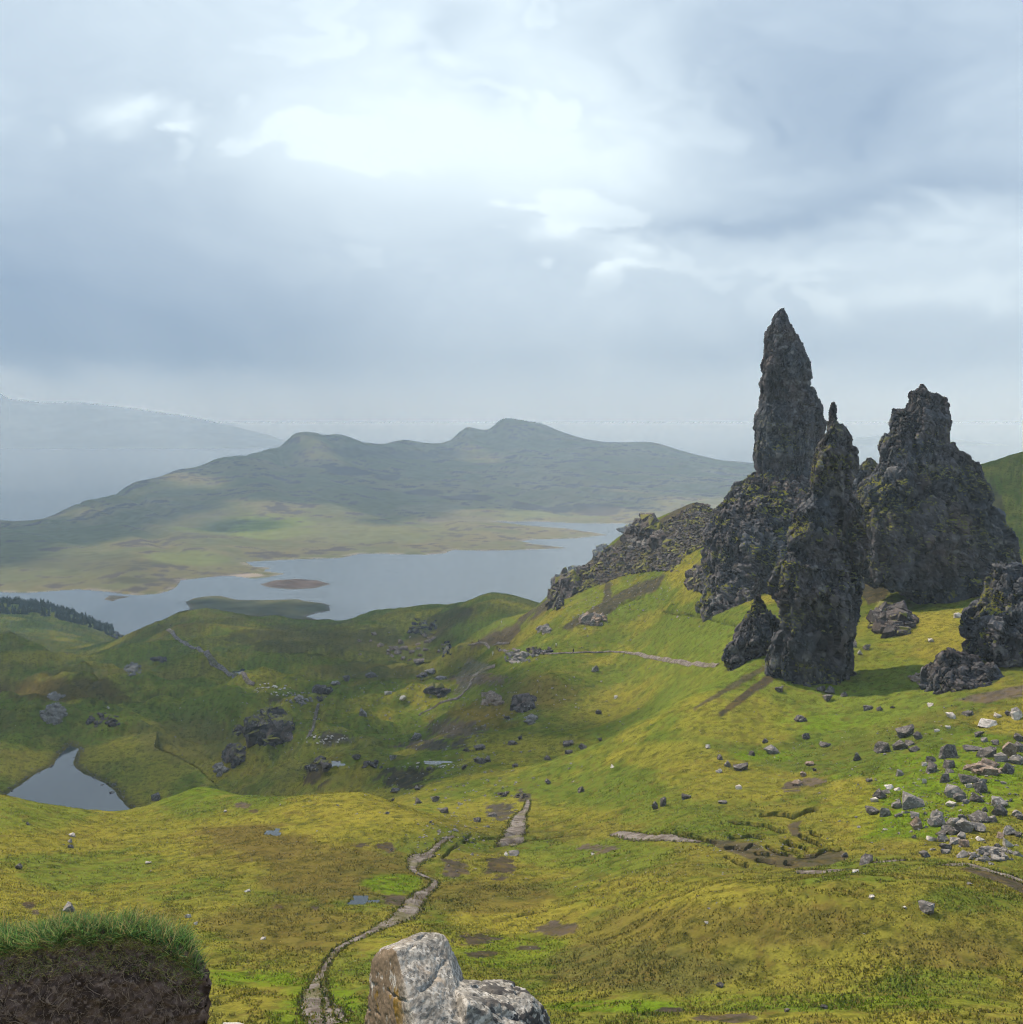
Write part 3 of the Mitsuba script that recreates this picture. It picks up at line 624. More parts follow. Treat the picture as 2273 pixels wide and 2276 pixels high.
def normals(v, f):
    n = np.zeros_like(v)
    c = np.cross(v[f[:, 1]] - v[f[:, 0]], v[f[:, 2]] - v[f[:, 0]])
    for k in range(3): np.add.at(n, f[:, k], c)
    return n / np.maximum(np.linalg.norm(n, axis=1, keepdims=True), 1e-12)


def rough(v, f, scales, seed, room=None):
    tone = np.zeros(len(v))
    for i, (size, a) in enumerate(scales):
        n = normals(v, f)
        if room is not None: a = a * np.clip(room / (0.5 * np.mean(size)), 0.05, 1)
        w = v + 0.25 * np.mean(size) * np.stack([fb(v, 1.2 / np.mean(size), 2, seed + 50 + k) for k in range(3)], -1)
        out, t = blocky(w, size, seed + i)
        v = v + n * (np.asarray(a) * out)[:, None]
        tone = tone + (t - .5) * (.35, .8, .9, .5)[i]
    return v, tone


def tower(key, outline, d, depth, nr, nc, seed, scales, label, cat='rock pinnacle', power=2.6, lean=0.0, yaw=0.0, dip=0.0, group=None):
    """A rock mass from its height, left and right edges in the photograph, its distance and its real depth (share of its width)."""
    o = np.array(outline, float)
    py = np.linspace(o[0, 0], o[-1, 0], nr)
    L, R = np.interp(py, o[:, 0], o[:, 1]), np.interp(py, o[:, 0], o[:, 2])
    th = np.linspace(0, 2 * np.pi, nc, endpoint=False)
    a = (R - L) / 2 / F * d
    xc = ((L + R) / 2 - CX) / F * d
    z = (HY - py) / F * d
    smooth_a = np.convolve(np.pad(a, 9, mode='edge'), np.ones(19) / 19, 'valid')
    b = np.maximum(smooth_a * depth, 0.25)
    c_, s_ = np.cos(th), np.sin(th)
    sq = (np.abs(c_) ** power + np.abs(s_) ** power) ** (-1 / power)
    down = (z[0] - z) / (z[0] - z[-1])
    x = xc[:, None] + a[:, None] * (c_ * sq)[None]
    y = d + b[:, None] * (s_ * sq)[None] + (lean * down)[:, None] * (z[0] - z[-1]) + yaw * (a[:, None] * (c_ * sq)[None])
    v = np.stack([x, y, np.broadcast_to(z[:, None] + dip * a[:, None] * c_[None] * 0, x.shape)], -1).reshape(-1, 3)
    i = np.arange(nr * nc).reshape(nr, nc)
    q = np.stack([i[:-1], i[1:], np.roll(i[1:], -1, 1), np.roll(i[:-1], -1, 1)], -1).reshape(-1, 4)
    f = tri(q)[:, ::-1]
    v = np.vstack([v, [v[:nc].mean(0)], [v[-nc:].mean(0)]])
    t, bt = len(v) - 2, len(v) - 1
    f = np.vstack([f, np.stack([np.full(nc, t), i[0], np.roll(i[0], -1)], -1), np.stack([np.full(nc, bt), np.roll(i[-1], -1), i[-1]], -1)])
    n0 = normals(v, f)
    if (n0[: nr * nc] * (v[: nr * nc] - np.repeat(np.stack([xc, np.full(nr, d), z], -1), nc, 0))).sum(1).mean() < 0: f = f[:, ::-1]
    room = np.concatenate([np.repeat(np.minimum(a, b), nc), [a[0], a[-1]]])
    n0 = normals(v, f)
    v = v + n0 * (np.clip(room / 6, 0, 1) * (2.6 * fb(v * [1, 1, .35], 1 / 7, 3, seed + 7) + 1.3 * fb(v * [.5, .5, 2.2], 1 / 6, 3, seed + 8)))[:, None]
    v, tone = rough(v, f, scales, seed, room)
    big = fb(v, 1 / 14, 3, seed + 3)
    c = np.array([.038, .037, .043]) * np.clip(1 + 1.15 * tone + 1.1 * big, .28, 3.2)[:, None] * (1 + np.array([.25, .02, -.12]) * np.clip(4 * fb(v, 1 / 9, 3, seed + 4), -.6, 1)[:, None])
    c = lerp(c, np.array([.17, .165, .166]), mikit_step(.10, .20, fb(v, 1 / 1.9, 4, seed + 5)) * mikit_step(-.05, .12, fb(v, 1 / 11, 2, seed + 6)) * .8)
    key = num(key)
    vs = v[f].reshape(-1, 3)
    scene[key] = mikit.ply((vs, np.arange(len(vs)).reshape(-1, 3)), 'mat_pinnacle', color=np.repeat(np.clip(c[f].mean(1), .015, .5), 3, 0))
    return tag(key, label, cat, group)


def O(x0, y0, s, *rows_):
    return [(y0 + r[0] * s, x0 + r[1] * s, x0 + r[2] * s) for r in rows_]


BIG = [((8, 8, 18), 1.6), ((2.9, 2.9, 12), 1.1), ((1.5, 1.5, 2.4), .5), ((.8, .8, .8), .18)]
SPIRE = [((6, 6, 18), .7), ((2.2, 2.2, 13), .72), ((1.2, 1.2, 3.0), .38), ((.7, .7, .9), .16)]
tower('rock_pinnacle', O(1630, 670, .20704, (78, 512, 548), (95, 492, 553), (120, 470, 560), (160, 428, 582), (220, 405, 600), (290, 378, 628), (318, 362, 655), (350, 348, 664), (400, 345, 684), (460, 335, 710), (520, 318, 718), (600, 308, 740), (700, 283, 782), (780, 288, 800), (870, 280, 810),
      (980, 297, 850), (1080, 303, 886), (1150, 295, 897), (1230, 265, 922), (1300, 250, 936), (1400, 252, 945), (1500, 247, 950), (1600, 240, 950), (1700, 230, 940), (1780, 235, 915), (1850, 255, 880), (1960, 270, 860)),
      354, .82, 300, 260, 101, SPIRE, 'tallest dark rock needle, tapering to a point high above the hillside')
tower('rock_pinnacle', [(896, 1847, 1856), (908, 1843, 1863), (920, 1840, 1860), (932, 1837, 1860), (940, 1836, 1862), (950, 1833, 1874), (958, 1827, 1881), (970, 1824, 1884), (985, 1811, 1884), (1005, 1803, 1890), (1020, 1796, 1893), (1040, 1791, 1893), (1063, 1791, 1892),
      (1090, 1789, 1893), (1115, 1780, 1903), (1130, 1772, 1908), (1160, 1758, 1909), (1200, 1745, 1907), (1230, 1725, 1905), (1265, 1712, 1898), (1300, 1702, 1896), (1330, 1714, 1899), (1350, 1730, 1901), (1380, 1722, 1897), (1410, 1710, 1888), (1440, 1700, 1878), (1462, 1692, 1868), (1500, 1690, 1856), (1560, 1690, 1850)],
      232, .75, 310, 290, 202, BIG, 'slender ridge pinnacle in front with a knobbly finger on top and mossy ledges', lean=-.12, yaw=.25)
tower('rock_pinnacle', O(1873, 830, .2795, (88, 612, 640), (120, 575, 668), (150, 540, 700), (168, 536, 780), (210, 528, 822), (260, 505, 828), (280, 430, 830), (300, 395, 832), (340, 385, 832), (400, 370, 826), (460, 330, 822), (500, 300, 820), (550, 280, 835), (590, 280, 880), (610, 282, 930), (650, 285, 962), (700, 275, 1005),
      (730, 250, 1030), (800, 190, 1040), (850, 140, 1050), (900, 90, 1062), (1000, 60, 1100), (1100, 40, 1140), (1200, 40, 1200), (1300, 40, 1248), (1400, 50, 1270), (1500, 70, 1285), (1600, 100, 1290), (1680, 260, 1290), (1740, 420, 1280), (1800, 520, 1260), (1860, 560, 1250), (1960, 580, 1240)),
      298, .62, 310, 320, 303, BIG, 'broad dark rock pinnacle on the right with a stepped pointed head', lean=-.10)
tower('rock_pinnacle', O(1873, 830, .2795, (672, 190, 210), (690, 175, 255), (720, 158, 262), (750, 110, 262), (790, 88, 262), (850, 60, 262), (960, 40, 262)), 318, .8, 70, 80, 404, BIG, 'small dark tooth of rock in the gap between the front and right pinnacles')
tower('rock_knoll', [(1040, 1700, 1800), (1056, 1672, 1815), (1068, 1655, 1830), (1082, 1634, 1845), (1096, 1612, 1850), (1115, 1594, 1855), (1135, 1580, 1858), (1160, 1566, 1858), (1190, 1556, 1858), (1215, 1550, 1858), (1240, 1546, 1858), (1270, 1545, 1858), (1295, 1540, 1850), (1312, 1535, 1850), (1340, 1532, 1840), (1430, 1530, 1830)],
      352, .62, 210, 280, 505, BIG, 'craggy ledged rock knoll carrying the tallest needle, with strips of grass', 'rock outcrop', lean=-.55, power=2.6)
tower('rock_outcrop', [(1326, 1676, 1692), (1335, 1670, 1698), (1355, 1660, 1706), (1385, 1650, 1735), (1415, 1636, 1750), (1440, 1612, 1752), (1460, 1606, 1752), (1480, 1602, 1750), (1500, 1598, 1745), (1570, 1590, 1740)],
      240, .6, 170, 220, 606, BIG, 'lower left buttress of the front pinnacle, beside the footpath', 'rock outcrop', lean=-.12, yaw=.1)
tower('rock_outcrop', [(1258, 2218, 2245), (1268, 2213, 2330), (1285, 2208, 2400), (1310, 2200, 2430), (1340, 2192, 2450), (1362, 2170, 2460), (1380, 2153, 2460), (1410, 2145, 2460), (1440, 2142, 2450), (1452, 2150, 2450), (1465, 2168, 2450), (1478, 2205, 2450), (1500, 2240, 2440), (1560, 2250, 2440)],
      216, .7, 170, 260, 707, BIG, 'grey blocky outcrop with mossy slabs at the right edge below the broad pinnacle', 'rock outcrop', power=3, lean=-.2)
tower('rock_outcrop', [(1450, 2100, 2130), (1460, 2088, 2160), (1475, 2082, 2200), (1490, 2072, 2230), (1505, 2062, 2250), (1520, 2058, 2250), (1540, 2058, 2245), (1580, 2056, 2240)],
      204, .8, 90, 160, 808, BIG[1:], 'lower grey outcrop standing in yellow grass, nearer than the big right edge outcrop', 'rock outcrop', lean=-.2)


def _unit_block(seed, n):
    r = np.random.default_rng(seed)
    q = r.normal(size=(n, 3))
    q /= np.linalg.norm(q, axis=1, keepdims=True)
    q = np.sign(q) * np.abs(q) ** 0.75 * (0.8 + 0.4 * r.random((n, 1)))
    hull = trimesh.convex.convex_hull(q)
    return np.array(hull.vertices), np.array(hull.faces)


BLOCKS = {n: [_unit_block(500 + n * 40 + k, n) for k in range(24)] for n in (9, 14)}


def block(r, size, squash=(1, .8, .7), n=13):
    """One angular stone, as (vertices, faces)."""
    v, f = BLOCKS[9 if n < 11 else 14][r.integers(24)]
    a, c = r.uniform(0, 2 * np.pi), r.uniform(0, 2 * np.pi)
    yz = np.array([[1, 0, 0], [0, math.cos(c), -math.sin(c)], [0, math.sin(c), math.cos(c)]])
    v = (v @ yz.T) * np.asarray(squash)
    v = v / (np.ptp(v[:, 0]) / 2)
    rot = np.array([[math.cos(a), -math.sin(a), 0], [math.sin(a), math.cos(a), 0], [0, 0, 1]])
    tl = r.normal(0, .25)
    rx = np.array([[1, 0, 0], [0, math.cos(tl), -math.sin(tl)], [0, math.sin(tl), math.cos(tl)]])
    return v @ rx.T @ rot.T * size / 2, f


def join(parts):
    at_ = np.cumsum([0] + [len(v) for v, f in parts])
    return np.vstack([v for v, f in parts]), np.vstack([f + a for (v, f), a in zip(parts, at_)])


def crag(px0, py0, px1, py1, n, blk, label, seed, mat='mat_basalt', cat='rock outcrop', d=None, flatn=.7, tall=1.0, key='rock_outcrop', group=None, dome=None):
    """An outcrop of jointed blocks that stick out of the slope, over a patch of the hillside."""
    r = np.random.default_rng(seed)
    parts, mid = [], []
    for _ in range(n):
        while True:
            u, w = r.uniform(-1, 1, 2)
            if u * u + w * w < 1: break
        px, py = (px0 + px1) / 2 + u * (px1 - px0) / 2, (py0 + py1) / 2 + w * (py1 - py0) / 2
        dd = d or hit(px, py)
        p = at(px, py, dd)
        s = blk / F * dd * r.uniform(.6, 1.5) * (1.3 - .5 * (u * u + w * w)) * (1.25 if key == 'rock_outcrop' else 1)
        up = (blk * .55 if dome is None else dome) / F * dd
        p[2] += up * (1 - u * u - w * w) * r.uniform(-.2, 1)
        v, f = block(r, s, (1, .8, flatn))
        parts.append((v * [1, 1, tall] + p, f))
        mid.append(p)
    if key == 'rock_outcrop':                                # the solid heart of the outcrop, between its blocks
        mid = np.array(mid)
        c = mid.mean(0)
        core = trimesh.convex.convex_hull((mid - c) * .9 + c - [0, 0, .12 * np.ptp(mid[:, 0])])
        parts.append((np.array(core.vertices), np.array(core.faces)))
    key = num(key)
    scene[key] = mikit.ply(join(parts), mat)
    return tag(key, label, cat, group, 'stuff' if cat == 'stones' else None)


def piece(ox, oy, s):
    return lambda x0, y0, x1, y1: (ox + x0 * s, oy + y0 * s, ox + x1 * s, oy + y1 * s)


K1, K2, K3, K5, K7, K8, KS = piece(450, 1540, .1814), piece(1513, 1350, .394), piece(1000, 1340, .1555), piece(700, 1350, .394), piece(0, 1300, .2074), piece(320, 1340, .2074), piece(1160, 1080, .2592)
crag(*K1(560, 330, 1060, 600), 130, 24, 'dark blocky crag on the knoll right of the tarn, the larger of two', 1, dome=34)
crag(*K1(700, 480, 1090, 610), 36, 14, 'paler lower tier of blocks at the foot of the larger knoll crag', 2)
crag(*K1(270, 680, 520, 880), 70, 15, 'dark rubbly crag below and left of the larger knoll crag', 3, dome=18)
crag(*K1(130, 880, 310, 1010), 18, 10, 'line of small pale blocks trailing down left from the knoll crag', 4, 'mat_stone_grey')
crag(*K1(345, 420, 480, 530), 9, 13, 'small dark rock just left of the larger knoll crag', 5)
crag(*K1(1290, 800, 1560, 960), 16, 14, 'dark hollowed turf bank and rock right of the knoll crag', 6)
crag(*K7(430, 1290, 720, 1490), 70, 9, 'heap of grey scree blocks on the left hill beyond the tarn', 7, 'mat_stone_grey')
crag(*K7(520, 1165, 680, 1250), 22, 8, 'small grey outcrop topping the left hill above the scree heap', 8, 'mat_stone_grey')
crag(*K7(1330, 840, 1510, 990), 26, 8, 'pale lichened outcrop on the golden ridge left of the far path', 9, 'mat_stone_grey')
crag(*K7(1615, 780, 1770, 850), 10, 10, 'dark rounded rock in grass left of the far path', 10)
crag(*K7(920, 1370, 1300, 1560), 30, 8, 'broken dark rock rib running down toward the tarn head', 11)
crag(*K7(1180, 500, 1300, 580), 10, 8, 'dark rocks at the top of the grey scree slope near the loch', 12)
crag(*K3(900, 1360, 1180, 1550), 24, 20, 'big dark rounded crag in the shaded valley slope below the footpath', 13, dome=14)
crag(*K3(400, 1310, 770, 1480), 26, 12, 'low brown outcrop left of the big dark valley crag', 14, 'mat_stone_brown')
crag(*K3(1060, 1610, 1250, 1740), 14, 10, 'pale grey jumble just below the big dark valley crag', 15, 'mat_stone_grey')
crag(*K3(760, 690, 1300, 860), 40, 8, 'rocky bank holding up the bend of the footpath', 16, 'mat_stone_grey')
crag(*K3(1040, 640, 1500, 760), 28, 8, 'rocks along the upper side of the footpath', 17)
crag(*K3(1230, 340, 1500, 440), 26, 8, 'grey outcrop in grass above the footpath bend', 18, 'mat_stone_grey')
crag(*KS(500, 1100, 740, 1190), 26, 12, 'cluster of brownish boulders at the foot of the scree chute', 19, 'mat_stone_brown')
crag(*KS(250, 770, 490, 960), 80, 15, 'columned rock step on the skyline above the loch, left end of the ridge', 20, tall=1.6, dome=18)
crag(*KS(215, 930, 350, 1070), 24, 11, 'little columned cliff below the skyline step', 21, tall=1.8)
crag(*KS(960, 300, 1170, 470), 90, 16, 'dark mossy crag on the skyline half way up the left ridge', 22, tall=1.3, dome=22)
crag(*KS(1120, 430, 1260, 560), 8, 24, 'two large dark fallen blocks on the scree slope', 23)
crag(*KS(880, 430, 1100, 540), 24, 10, 'grey broken rocks on the scree above the two fallen blocks', 24, 'mat_stone_grey')
crag(*KS(1420, 680, 1850, 930), 170, 20, 'ribbed dark crag on the grass left of the front pinnacle', 25, dome=26)
for k_, (a_, b_) in enumerate([((1258, 1258), 'lower'), ((1318, 1212), 'middle'), ((1372, 1166), 'upper')]):
    crag(a_[0], a_[1], a_[0] + 52, a_[1] + 44, 40, 9, f'dark rocks on the {b_} part of the bare ridge above the loch', 60 + k_, dome=3, tall=1.2)
crag(*KS(620, 520, 700, 610), 10, 10, 'dark skyline rock low on the left ridge above the water', 26)
crag(*KS(430, 690, 480, 740), 5, 8, 'small rock on the skyline between two ridge crags', 27)
crag(*K2(1080, 30, 1310, 160), 70, 22, 'dark broken outcrop in the shadow between the front and right pinnacles', 28, dome=34)
crag(*K2(540, 330, 640, 395), 14, 14, 'dark rock knob at the toe of the front pinnacle', 29)
crag(*K2(1290, 370, 1350, 440), 9, 12, 'small brown rock in yellow grass left of the lower grey outcrop', 30, 'mat_stone_brown')
crag(*K5(180, 130, 780, 300), 0 + 34, 8, 'brown rock scar on the dark hillock before the loch', 31, 'mat_stone_brown')
crag(*K5(510, 60, 720, 170), 26, 9, 'dark rocky brow on the hillock before the loch', 32)
crag(*K5(700, 180, 780, 280), 12, 7, 'rock rib below the footpath, left of the bend', 33)
crag(*K5(660, 445, 740, 510), 9, 16, 'dark grey boulder pair by the middle track in the valley', 34)
crag(*K5(0, 460, 90, 520), 10, 16, 'dark knobbly rock above the stream bed', 35)
crag(*K5(270, 870, 410, 910), 10, 10, 'dark rocks on the brow of the small golden ridge', 36)
crag(*K5(1030, 1040, 1220, 1080), 14, 9, 'row of dark stones across the valley track', 37)
crag(*K5(1480, 40, 1660, 100), 16, 12, 'grey boulders above the footpath on the lower slope', 38, 'mat_stone_grey')
crag(*piece(1873, 1550, .20736)(1300, 690, 1700, 870), 22, 16, 'heap of brown boulders in the middle of the boulder field', 39, 'mat_stone_brown')
crag(*piece(1873, 1550, .20736)(1320, 1620, 1830, 1790), 34, 12, 'low broken rock ledge along the path at the bottom of the boulder field', 40, 'mat_stone_grey')
crag(*K1(1200, 500, 1800, 620), 26, 5, 'scatter of pale stones in the stream bed', 41, 'mat_stone_pale', 'stones', flatn=.4, key='stone_scatter')
crag(*K8(1180, 850, 1600, 1000), 34, 5, 'pale stones beside the lower end of the far path', 42, 'mat_stone_pale', 'stones', flatn=.4, key='stone_scatter')
crag(*K8(1500, 950, 1850, 1090), 34, 7, 'dark and pale stones where the far path fades out', 43, 'mat_stone_grey', 'stones', flatn=.5, key='stone_scatter')
crag(*K5(480, 870, 840, 910), 22, 5, 'pale stones along the dry stream in the valley floor', 44, 'mat_stone_pale', 'stones', flatn=.4, key='stone_scatter')

# single boulders: crop x, y, width, height, tone
FIELD = '''680,360,170,110,d 800,410,90,80,d 430,540,150,110,D 170,630,100,80,D 610,515,130,90,d 720,490,110,50,D 760,545,120,50,d 1140,570,170,140,d 1060,630,60,60,g 950,660,100,60,d 1380,535,220,40,D 1570,590,180,90,D 1690,650,120,80,g
1790,560,140,150,b 1890,540,120,90,D 1860,665,140,90,g 1890,430,90,80,D 1465,390,90,50,d 1510,450,60,50,g 1640,480,80,40,d 1520,270,190,60,L 1170,195,110,50,L 1340,165,100,40,D 1870,185,110,80,L 1660,190,80,40,L 1770,170,80,40,d
960,745,130,110,D 870,715,60,40,L 1140,715,110,70,d 1150,790,90,30,d 1100,860,100,80,D 1760,770,120,110,D 1340,870,190,80,D 1490,890,90,50,g 1460,960,140,120,D 1350,945,70,40,L 1720,915,50,30,g
600,810,80,70,g 865,895,50,50,L 490,960,100,40,L 590,980,70,35,L 470,1010,80,40,g 400,1040,130,80,D 340,1095,80,40,L 280,885,70,30,d 1180,1010,200,100,g 1250,1075,140,70,d 1440,1075,140,90,d 1310,1115,80,40,g 1165,1140,110,40,L
1680,1130,160,90,g 1690,1210,140,110,D 1520,1200,60,50,D 1800,1100,40,30,D 745,1110,200,150,g 600,1140,110,60,g 320,1215,130,70,D 440,1230,100,90,g 590,1260,90,40,D 760,1260,90,60,g 790,1350,120,120,b 1010,1320,180,100,g 1010,1260,120,70,g 880,1240,30,30,D
1170,1330,150,80,g 1270,1290,100,60,d 1300,1380,180,130,g 1450,1290,180,90,D 1600,1300,90,70,g 1130,1400,140,70,g 1190,1430,100,80,d 1060,1440,120,50,D 1450,1390,130,80,g 1080,1500,110,80,g 1270,1490,90,70,g 1180,1540,130,70,g 1290,1570,100,70,b
1120,1600,110,60,d 1110,1640,110,40,g 960,1515,90,50,L 760,1490,50,40,D 870,1675,110,60,D 1240,1680,130,60,g 1790,1440,140,80,g 1690,1480,80,60,b 1780,1560,100,90,L 1890,1470,80,50,d 1480,1510,90,40,L 1640,1590,90,40,d 1870,1240,110,60,g 1900,1280,90,50,d
1880,1670,90,50,g 255,1740,140,80,D 130,1860,70,30,L 20,1690,60,50,d 1000,355,60,30,L 1120,320,60,30,L 260,115,90,40,d 395,125,50,35,D 530,100,50,30,d 940,75,60,30,L'''
SLOPE = '''845,745,140,70,D 1160,560,140,80,g 955,600,60,50,D 1110,460,80,40,D 690,715,60,60,g 610,640,60,50,d 600,785,70,40,L 1535,410,80,60,d 1740,505,110,50,D 480,525,50,40,L 245,1060,100,60,D 10,1120,60,90,D 810,965,60,40,L 640,1125,90,30,D 1500,825,60,50,b 1440,915,110,60,b 1575,710,90,40,b 1630,775,40,30,D 1490,230,90,45,d 1520,1520,30,20,L'''
FOOT = '''790,455,50,30,D 835,465,50,40,d 830,510,50,30,D 870,355,60,30,d 970,375,40,30,d 970,205,40,40,g 1050,225,40,30,g 1010,255,25,25,L 550,460,40,25,D 670,625,50,30,d 1050,565,40,20,D 1120,570,30,20,D 920,490,40,25,D 1395,1695,80,50,g 1075,1630,30,15,L 1265,1690,25,12,L 1565,45,40,25,L 1410,185,30,18,L 1880,590,70,40,g'''
VALLEY = '''585,305,70,35,D 315,380,80,40,d 180,395,50,30,d 115,425,60,25,g 655,355,80,25,g 610,380,80,30,d 710,398,70,25,g 495,510,50,30,L 410,480,50,25,L 265,590,60,45,g 1085,625,40,30,d 575,725,70,40,g 1110,765,70,30,d 1155,735,30,30,d 855,800,50,30,d 930,790,80,30,d 235,840,60,40,D 440,845,50,30,g 930,860,90,40,D 980,855,40,40,D
1130,890,40,25,D 1320,850,50,30,d 1430,815,50,30,d 1430,765,70,30,d 1510,785,60,40,d 1580,345,50,40,g 1310,980,40,30,D 1500,1025,50,45,d 1915,1120,40,50,D 575,1020,40,30,D 460,1030,60,30,d 585,1090,60,40,d 735,1145,60,40,d 680,1080,50,40,d 640,910,40,25,D 845,900,40,30,D 910,1200,50,30,D 1000,1170,60,25,d 1600,590,40,30,d 1605,745,30,25,D 1695,505,25,20,L 1680,895,25,20,L 1565,1390,22,18,L 440,1085,30,18,D 650,1210,22,16,D 410,1160,26,16,d'''
MOUND = '''62,1830,10,6,D 160,1855,14,7,L 155,1868,10,9,g 158,1881,12,8,D 40,1926,14,11,D 155,2015,28,16,g 550,1979,12,6,L 418,2035,14,8,L 434,2053,8,5,L 585,2085,10,5,L 330,1916,12,5,L 500,1803,7,5,L 345,1772,18,14,d 248,1762,12,5,D 240,1572,8,5,L 1600,2188,16,10,d 1832,2238,14,9,d 1750,2245,12,8,D 1125,1898,9,8,L 1144,1897,22,8,g 870,1888,8,7,d 1570,2050,8,5,L'''
TONE = {'d': 'dark grey', 'D': 'near black', 'g': 'light grey', 'L': 'pale', 'b': 'brownish'}
MATS = {'d': 'mat_stone_dark', 'D': 'mat_stone_dark', 'g': 'mat_stone_grey', 'L': 'mat_stone_pale', 'b': 'mat_stone_brown'}
GRP = {'FIELD': 'in the right boulder field', 'SLOPE': 'on the open right slope', 'FOOT': 'round the front pinnacle foot', 'VALLEY': 'on the shaded valley floor', 'MOUND': 'on the golden foreground'}
SPECIAL = {('FIELD', '1140,570,170,140,d'): 'tall dark grey boulder near the top middle of the boulder field', ('FIELD', '430,540,150,110,D'): 'near black boulder with a humped back at the upper left of the boulder field', ('FIELD', '170,630,100,80,D'): 'near black pointed boulder farthest left in the top row of the boulder field',
           ('FIELD', '1520,270,190,60,L'): 'long flat pale slab lying above the boulder field', ('FIELD', '745,1110,200,150,g'): 'large humped grey boulder alone on bright grass left of the boulder field', ('FIELD', '1680,1130,160,90,g'): 'grey capstone lying on a black boulder toward the right edge', ('FIELD', '1690,1210,140,110,D'): 'black boulder carrying a grey capstone toward the right edge',
           ('FIELD', '1010,1320,180,100,g'): 'smooth grey flat topped boulder at the left of the lower boulder heap', ('FIELD', '1300,1380,180,130,g'): 'biggest grey boulder in the lower heap of the boulder field', ('FIELD', '790,1350,120,120,b'): 'upright brownish boulder left of the lower boulder heap', ('FIELD', '1460,960,140,120,D'): 'near black pyramid boulder below the brown heap',
           ('FIELD', '1180,1010,200,100,g'): 'long grey boulder in the centre of the boulder field', ('FIELD', '1760,770,120,110,D'): 'cube like black boulder at the right of the brown heap', ('FIELD', '870,1675,110,60,D'): 'near black flat boulder alone just above the path at the bottom of the field', ('FIELD', '255,1740,140,80,D'): 'dark boulder beside the peat cutting and the pale path',
           ('SLOPE', '845,745,140,70,D'): 'long near black boulder on the mid slope in a green flush', ('SLOPE', '1160,560,140,80,g'): 'rounded grey boulder uppermost on the mid slope green flush', ('SLOPE', '10,1120,60,90,D'): 'upright black boulder farthest left on the open slope', ('SLOPE', '245,1060,100,60,D'): 'split black boulder next to the upright black one',
           ('FOOT', '1395,1695,80,50,g'): 'lone grey boulder on the near right hand hump', ('MOUND', '155,2015,28,16,g'): 'light grey boulder just above the peat bank grass', ('MOUND', '345,1772,18,14,d'): 'dark stone at the left end of the bright green knoll', ('MOUND', '40,1926,14,11,D'): 'single black stone near the left edge on golden grass'}
ZONES = {'FIELD': ((1873, 2010, 2140, 2280), (1550, 1690, 1790, 1960)), 'SLOPE': ((1473, 1650, 1900), (1500, 1720, 2000)), 'FOOT': ((1513, 1900, 2280), (1300, 1500, 2100)), 'VALLEY': ((700, 960, 1200, 1500), (1400, 1600, 1720, 1950)), 'MOUND': ((0, 330, 1000, 2280), (1500, 1900, 2300))}
ORD = ['leftmost', 'second from left', 'third from left', 'fourth from left', 'fifth from left', 'sixth from left', 'seventh from left', 'eighth from left', 'ninth from left', 'tenth from left']
todo = []
for gname, listing, (ox, oy, sc) in (('FIELD', FIELD, (1873, 1550, .20736)), ('SLOPE', SLOPE, (1473, 1550, .20736)), ('FOOT', FOOT, (1513, 1350, .394)), ('VALLEY', VALLEY, (700, 1350, .394)), ('MOUND', MOUND, (0, 0, 1))):
    for j, item in enumerate(listing.split()):
        x, y, w, h_, tone = item.split(',')
        px, py, w, h_ = ox + float(x) * sc, oy + float(y) * sc, float(w) * sc * (.9 if gname == 'VALLEY' else 1.15), float(h_) * sc * (1.05 if gname == 'VALLEY' else 1.34)
        zx, zy = ZONES[gname]
        cx_ = ['left', 'right'] if len(zx) == 3 else ['left', 'centre', 'right']
        cy_ = ['upper', 'lower'] if len(zy) == 3 else ['upper', 'middle', 'lower']
        zone = cy_[int(np.clip(np.searchsorted(zy, py) - 1, 0, len(cy_) - 1))] + ' ' + cx_[int(np.clip(np.searchsorted(zx, px) - 1, 0, len(cx_) - 1))]
        big = 'large' if w > 28 else 'middling' if w > 17 else 'small'
        nm = 'boulder' if w > 10 else 'stone'
        todo.append((gname, item, j, px, py, w, h_, tone, zone, big, nm))
for gname, item, j, px, py, w, h_, tone, zone, big, nm in todo:
    d = hit(px, py + h_ * .32)
    r = np.random.default_rng(1000 + j * 7 + len(gname) * 131)
    wm, hm = w / F * d, h_ / F * d
    v, f = block(r, wm, (1, .85, min(1.0, 1.15 * h_ / w)), 14 if w > 12 else 9)
    v = v * [wm / np.ptp(v[:, 0]), wm * .85 / np.ptp(v[:, 1]), hm * 1.12 / np.ptp(v[:, 2])]
    v = v + [(px - CX) / F * d, d, gnd(px, d) - v[:, 2].min() - hm * .34]
    key = num(nm)
    scene[key] = mikit.ply((v, f), MATS[tone])
    same = sorted((q[3], q[2]) for q in todo if (q[0], q[7], q[8], q[9], q[10]) == (gname, tone, zone, big, nm) and (q[0], q[1]) not in SPECIAL)
    where = f'{zone} of those {GRP[gname]}'
    if (gname, item) in SPECIAL:
        tag(key, SPECIAL[gname, item], nm)
    else:
        which = '' if len(same) == 1 else ORD[min(same.index((px, j)), 9)] + ' '
        tag(key, f'{which}{big} {TONE[tone]} {nm}, {where}', nm, f'{nm}s {GRP[gname]}')

